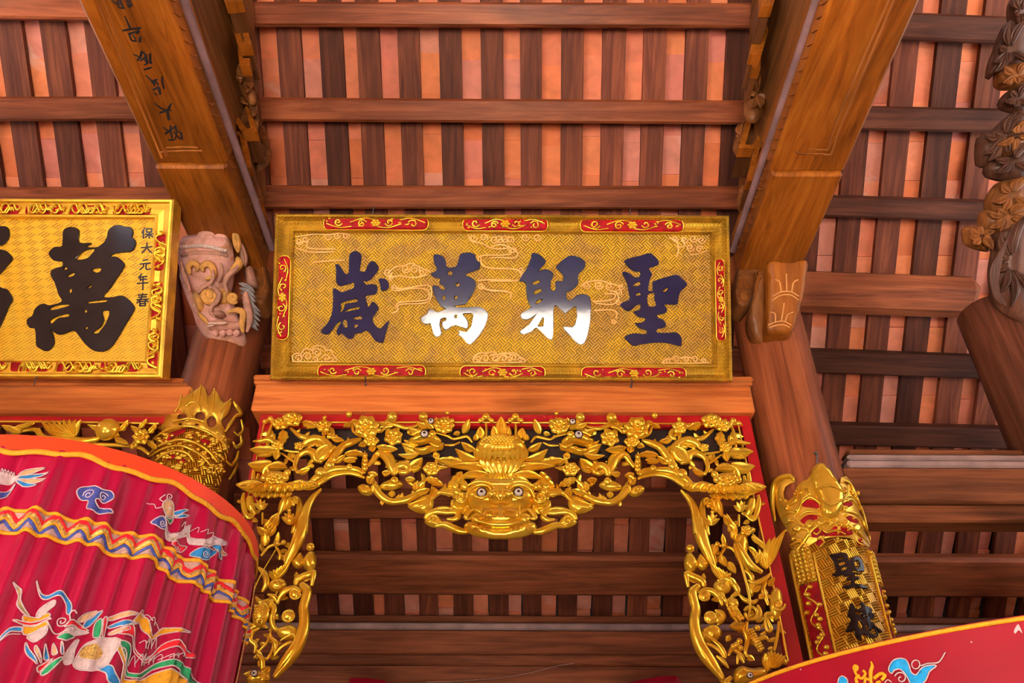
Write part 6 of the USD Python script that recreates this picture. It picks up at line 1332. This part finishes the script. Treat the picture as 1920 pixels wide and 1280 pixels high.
def ribbon(k, wid, h0, h1, wave=0.0, per=.043):
    ph = ((tt * .418 / per) % 1.0); tri = 2 * np.abs(2 * ph - 1) - 1
    w = WT + (WB - WT) * (k + wave * tri)
    P = PC.at(tt, w, (h0 + h1) / 2)
    return tube3(P, wid, PC.at(tt, w, .03) - PC.at(tt, w, 0.0), (h1 - h0) / wid, 6)
T_, n_ = tt, len(tt)
V = np.vstack([PC.at(tt, WT + (WB - WT) * f_, .0025) for f_ in np.linspace(.08, .92, 5)])
i, j = np.meshgrid(np.arange(4), np.arange(n_ - 1), indexing="ij")
q = np.stack([i * n_ + j, i * n_ + j + 1, (i + 1) * n_ + j + 1, (i + 1) * n_ + j], -1).reshape(-1, 4)
BD = obj("zigzag_band", trimesh.Trimesh(V, np.vstack([q[:, [0, 1, 2]], q[:, [0, 2, 3]]]), process=False), M_GREYP, PA)
for k in (.04, .96): obj("yellow_braid", ribbon(k, .0085, .0, .006), M_YEL, PA, smooth=True)
obj("red_zigzag", ribbon(.37, .013, .002, .006, -.2), M_REDT, BD); obj("gold_zigzag", ribbon(.5, .012, .002, .007, -.2), M_GOLDT, BD); obj("gold_zigzag", ribbon(.6, .005, .002, .007, -.2), M_YEL, BD); obj("navy_zigzag", ribbon(.72, .007, .002, .006, -.18), M_NAVY, BD)
# closing edge of the skirt with sequin trims at its right
for dt, m, wd in ((-.09, M_GREYP, .016), (.02, M_GOLDT, .014), (.1, M_GREYP, .008)):
    te = PB.hit(462, 1180)[0] + dt
    ww = np.linspace(.06, .5, 30); P = PC.at(np.full(30, te), ww, .003); obj("sequin_trim", tube3(P, wd, PC.at(np.full(30, te), ww, .03) - P, .4, 6), m, PA, smooth=True)
zA = lambda L: gx((0, 870), 3.12, L)
zB = lambda L: gx((200, 860), 3.047, L)
def embroider(name, cyl, root, items, cords=(), wid=.0028):
    """items: [(outline px, thread material)] each edged in white cord"""
    edge = []
    top = None
    fills = []
    for pts, m in items:
        fills.append((m, cyl.patch(pts, .0014, 2.0, .0006, n=3)))
        edge.append(cyl.cord(pts, wid, .0025, n=3, closed=True, sides=5))
    for pts, w in cords: edge.append(cyl.cord(pts, w, .0025, sides=5))
    top = obj(name, edge, M_WHITE, root, smooth=True)
    for m, q in fills:
        obj(str(m.GetPath()).split("/")[-1].replace("_thread", "").replace("_braid", "") + "_stitching", q, m, top)
embroider("embroidered_dragon", PC, PA, [
    (zA([(80, 700), (125, 740), (120, 800), (140, 840), (175, 880), (130, 865), (100, 830), (110, 780), (95, 730)]), M_OLIVE),
    (zA([(215, 680), (240, 740), (290, 760), (350, 755), (395, 785), (412, 840), (400, 890), (385, 880), (385, 820), (350, 785), (290, 785), (245, 770), (225, 730)]), M_BLUE),
    (zA([(215, 870), (240, 830), (290, 808), (318, 815), (310, 845), (270, 870), (230, 890)]), M_WHITE), (zA([(140, 880), (200, 885), (275, 880), (282, 910), (210, 912), (140, 912)]), M_YEL),
    (zA([(75, 920), (130, 914), (290, 916), (250, 928), (140, 932)]), M_REDT), (zA([(135, 940), (200, 938), (265, 932), (270, 960), (200, 975), (140, 985)]), M_YEL), (zA([(165, 990), (265, 962), (260, 1010), (210, 1045), (180, 1020)]), M_WHITE),
    (zA([(-20, 1030), (0, 1015), (60, 965), (130, 945), (125, 970), (60, 985), (0, 1035)]), M_BLUE),
    (zA([(370, 965), (410, 925), (470, 930), (530, 965), (480, 962), (430, 950)]), M_REDT), (zA([(390, 972), (440, 958), (500, 968), (530, 977), (470, 990), (420, 1000), (370, 990)]), M_WHITE), (zA([(330, 1020), (380, 1000), (440, 1002), (400, 1030), (370, 1045)]), M_GREEN), (ell(*zA([(430, 970)])[0], 3.5, 3), M_BLUE),
    (zA([(440, 1030), (470, 1020), (445, 1080), (430, 1150), (380, 1165), (370, 1130), (400, 1080)]), M_WHITE), (zA([(450, 1130), (500, 1050), (560, 1030), (600, 1010), (680, 1040), (640, 1130), (600, 1190), (500, 1210), (440, 1170)]), M_WHITE),
    (zA([(450, 920), (500, 870), (575, 850), (560, 880), (500, 910)]), M_CREAM), (zA([(490, 945), (530, 890), (600, 855), (570, 900), (530, 940)]), M_BLUE), (zA([(545, 1010), (560, 930), (590, 905), (590, 960), (575, 1015)]), M_GREEN), (zA([(595, 1000), (600, 910), (625, 900), (620, 960), (610, 1005)]), M_REDT),
    (zA([(620, 905), (700, 875), (790, 880), (770, 892), (660, 912)]), M_CREAM), (zA([(635, 948), (700, 926), (790, 935), (750, 948), (660, 958)]), M_BLUE), (zA([(640, 985), (720, 960), (740, 975), (660, 1000)]), M_CREAM),
    (zA([(155, 1030), (185, 1110), (215, 1180), (180, 1150), (150, 1080)]), M_BLUE), (zA([(205, 1070), (225, 1110), (240, 1150), (235, 1165), (200, 1110)]), M_CREAM), (zA([(262, 1060), (285, 1140), (255, 1140)]), M_BLUE), (zA([(310, 1050), (325, 1120), (300, 1120)]), M_CREAM), (zA([(350, 1050), (365, 1115), (345, 1115)]), M_BLUE),
    (zA([(215, 1195), (260, 1165), (300, 1150), (260, 1190), (225, 1220)]), M_REDT), (zA([(235, 1228), (280, 1180), (360, 1135), (350, 1155), (270, 1235)]), M_GREEN), (zA([(570, 1190), (620, 1185), (650, 1230), (690, 1290), (610, 1290), (600, 1230)]), M_BLUE),
    (zB([(130, 945), (160, 905), (190, 885), (235, 910), (245, 980), (280, 1005), (340, 960), (400, 975), (470, 998), (380, 992), (320, 1000), (260, 1030), (215, 990), (190, 940)]), M_YEL),
    (zB([(50, 1010), (120, 950), (150, 1000), (180, 1110), (230, 1150), (290, 1100), (350, 1045), (400, 1045), (440, 1095), (520, 1132), (450, 1135), (390, 1080), (330, 1090), (260, 1150), (200, 1160), (165, 1100), (130, 1020)]), M_REDT),
    (zB([(50, 1060), (110, 1060), (140, 1110), (120, 1200), (180, 1230), (270, 1180), (340, 1150), (420, 1170), (480, 1220), (540, 1290), (440, 1260), (370, 1190), (280, 1200), (200, 1250), (120, 1240), (95, 1160)]), M_GREEN),
    (zB([(30, 1090), (90, 1100), (100, 1180), (110, 1255), (200, 1262), (290, 1220), (360, 1210), (440, 1290), (100, 1300), (80, 1180)]), M_YEL)],
    [(zA([(270, 940), (300, 980), (340, 1000), (380, 985)]), .003), (zA([(400, 930), (400, 890), (420, 872), (440, 885)]), .003), (zA(spiral((360, 925), 34, 1.6, 30, 1)), .003), (zA([(0, 1040), (60, 1000), (120, 985)]), .0025)]
    + [(zB([(130 + 30 * k, 1180 - 6 * k), (165 + 32 * k, 1120 - 4 * (k % 3)), (160 + 32 * k, 1190 - 7 * k)]), .0022) for k in range(9)] + [(zB([(190 + 28 * k, 1050 + 5 * k), (215 + 28 * k, 1040 - 8 * k), (215 + 28 * k, 1085 - 3 * k)]), .0022) for k in range(4)] + [(zB([(180 + 30 * k, 885 + 20 * k), (205 + 30 * k, 865 + 22 * k), (225 + 30 * k, 905 + 22 * k)]), .0022) for k in range(4)])
gold_body = PC.patch(ell(*zA([(540, 1098)])[0], 22, 15), .0022, 3, .001, n=3)
obj("embroidered_body", gold_body, M_GOLDT, PA)
embroider("embroidered_tail", PC, PA, [(zA([(105, 60), (180, 25), (265, 22), (200, 45), (130, 68)]), M_CREAM), (zA([(100, 78), (190, 55), (290, 62), (200, 75), (120, 88)]), M_BLUE), (zA([(112, 90), (190, 80), (270, 98), (180, 105)]), M_CREAM), (zA([(90, 92), (130, 98), (215, 117), (130, 125)]), M_BLUE), (zA([(-30, 70), (40, 55), (95, 62), (100, 82), (40, 105), (-30, 120)]), M_WHITE), (zA([(-20, 165), (50, 135), (90, 115), (50, 162), (-20, 190)]), M_NAVY)],
    [(zA([(10 + 14 * k, 60), (20 + 14 * k, 35), (24 + 14 * k, 60)]), .002) for k in range(5)])
embroider("embroidered_cloud", PC, PA, [(zA([(450, 150), (480, 125), (540, 125), (580, 155), (640, 160), (655, 215), (610, 235), (575, 215), (550, 230), (580, 260), (655, 290), (620, 305), (560, 290), (505, 270), (515, 215), (470, 190)]), M_NAVY)], [(zA(spiral((520, 172), 32, 1.6, 180, 1)), .0025), (zA(spiral((602, 195), 28, 1.5, 0, -1)), .0025)])
embroider("embroidered_dragon", PC, PA, [(zB([(300, 272), (340, 240), (380, 270), (385, 330), (340, 345), (310, 310)]), M_CREAM), (zB([(320, 335), (385, 332), (370, 368), (330, 355)]), M_GREEN), (zB([(390, 300), (470, 290), (430, 310), (400, 330)]), M_BLUE), (zB([(380, 325), (440, 318), (480, 320), (420, 340)]), M_BLUE),
    (zB([(330, 375), (370, 425), (430, 418), (480, 375), (495, 440), (540, 470), (600, 450), (690, 472), (690, 490), (600, 492), (540, 505), (490, 482), (470, 430), (400, 452), (370, 472), (335, 432)]), M_WHITE), (zB([(332, 410), (370, 448), (440, 428), (472, 408), (480, 430), (400, 455), (368, 470)]), M_OLIVE), (zB([(500, 470), (560, 490), (620, 478), (560, 506)]), M_OLIVE),
    (zB([(600, 492), (640, 500), (680, 572), (640, 548)]), M_BLUE), (zB([(640, 492), (700, 545), (670, 545)]), M_CREAM), (zB([(240, 370), (300, 340), (325, 370), (320, 410), (270, 402)]), M_NAVY), (zB([(480, 550), (510, 515), (560, 515), (620, 530), (570, 577), (520, 580)]), M_BLUE), (zB([(368, 488), (400, 470), (440, 490), (480, 495), (430, 530)]), M_REDT), (ell(*zB([(350, 292)])[0], 3, 2.5), M_BLUE)],
    [(zB([(300, 290), (270, 292), (265, 262), (230, 252)]), .0025), (zB([(310, 262), (290, 240), (320, 215)]), .0025), (zB(spiral((350, 225), 22, 1.2, 120, 1)), .0025), (zB(spiral((300, 380), 20, 1.5, 0, 1)), .002), (zB(spiral((545, 548), 22, 1.5, 0, 1)), .002), (zB(spiral((415, 508), 20, 1.5, 0, 1)), .002)] + [(zB([(430 + 32 * k, 385 + 12 * k), (462 + 32 * k, 355 + 18 * k), (455 + 32 * k, 395 + 14 * k)]), .002) for k in range(6)])

# ------------------------------------------------------------------ red canopy at the bottom right
S2 = .30
Cq = np.array([3.097 * S2, 4.883 * S2, 1.6 + S2])
QC = Cyl(Cq, (0, 0, 1.0), -np.array([Cq[0], Cq[1], 0]), 1.924 * S2)
QA = thing("canopy", "plain red silk canopy with yellow piping and a blue embroidered cloud, at the bottom right", "parasol")
obj("skirt", QC.sheet(-np.pi, np.pi, 0.0, .28, -.003, .0, 220, 12), M_SILK2, QA, smooth=60)
obj("canopy_top", trimesh.Trimesh(np.vstack([QC.at(np.linspace(-np.pi, np.pi, 97)[:-1], 0.0, 0.0), QC.C + QC.A * .02]), [[k, (k + 1) % 96, 96] for k in range(96)], process=False), M_SILK2, QA)
th = np.linspace(-np.pi, np.pi, 300)
P = QC.at(th, .004, .001); obj("yellow_piping", tube3(P, .0062, QC.at(th, 0, .02) - P, 1, 6), M_YEL, QA, smooth=True)
zR = lambda L: gx((1360, 1120), 3.4286, L)
M_SKYB = plain("bright_blue_thread", (.0, .32, .72), .6, var=.2, scale=120, bump=.4)
M_GOLDY = plain("golden_yellow_thread", (.9, .4, .0), .6, var=.2, scale=120, bump=.4)
embroider("embroidered_cloud", QC, QA, [(zR([(1055, 460), (1080, 410), (1120, 393), (1165, 400), (1188, 440), (1200, 480), (1232, 497), (1270, 452), (1320, 437), (1362, 440), (1318, 478), (1296, 530), (1250, 570), (1200, 560), (1172, 505), (1130, 462), (1092, 470), (1075, 490)]), M_SKYB), (zR([(735, 525), (760, 505), (792, 530), (785, 580), (735, 580)]), M_SKYB)],
    [(zR(ell(1230, 432, 26, 28) + [(1256, 432)]), .0016), (zR([(1260, 440), (1310, 425), (1370, 420), (1395, 395), (1418, 355)]), .0018), (zR(spiral((1135, 520), 42, 1.2, 200, 1)), .0018), (zR([(1030, 549), (1050, 530), (1075, 545)]), .0016)], .0018)
fl = [QC.cord(zR(p), w, .0015, sides=6) for p, w in (([(940, 412), (948, 440), (938, 480), (940, 549)], [.002, .005, .006, .005]), ([(835, 470), (850, 500), (880, 520), (905, 490), (890, 470)], .004), ([(850, 549), (845, 520), (865, 500)], .005), ([(900, 549), (905, 520), (930, 530)], .004), ([(960, 520), (1000, 490), (1030, 500), (1010, 530)], .005), ([(975, 549), (1000, 540)], .004))]
obj("embroidered_flower", fl + [QC.patch(ell(*zR([(840, 452)])[0], 6, 7), .002, 2, .0005)], M_GOLDY, QA, smooth=True)
obj("lint", [QC.patch(zR(q), .0006, 1, .0004, n=3) for q in ([(1855, 215), (1880, 170), (1895, 190), (1910, 230), (1885, 210), (1865, 232)], [(1575, 285), (1585, 280), (1588, 292)], [(480, 460), (490, 456), (488, 468)])], M_WHITE, QA)

# ------------------------------------------------------------------ low in the back: red cloth edges and a loose wire
BK = Frame((0, 4.6, 2.7), (1, 0, 0), (0, -1, 0))
for pts, l in (([(655, 1277), (660, 1271), (722, 1276), (730, 1300), (650, 1300)], "tip of a red cloth low behind the gilded arch, left of its middle"), ([(1168, 1284), (1200, 1275), (1268, 1267), (1275, 1300), (1165, 1300)], "tip of a red cloth low behind the gilded arch, right of its middle")):
    obj("red_cloth", blob(BK, pts, .02, n=2), M_SILK2, label=l, cat="cloth", matrix=BK.matrix())
obj("wire", np_wire := tube3(np.array([B5.hit(u, v, .068) for u, v in spline([(800, 1278), (860, 1276), (940, 1270), (998, 1260), (1045, 1248), (1077, 1243)], 6)]), .003, (0, 1, 0), 1, 6), M_GREYP, label="thin loose wire strung low behind the gilded arch", cat="wire", smooth=True)
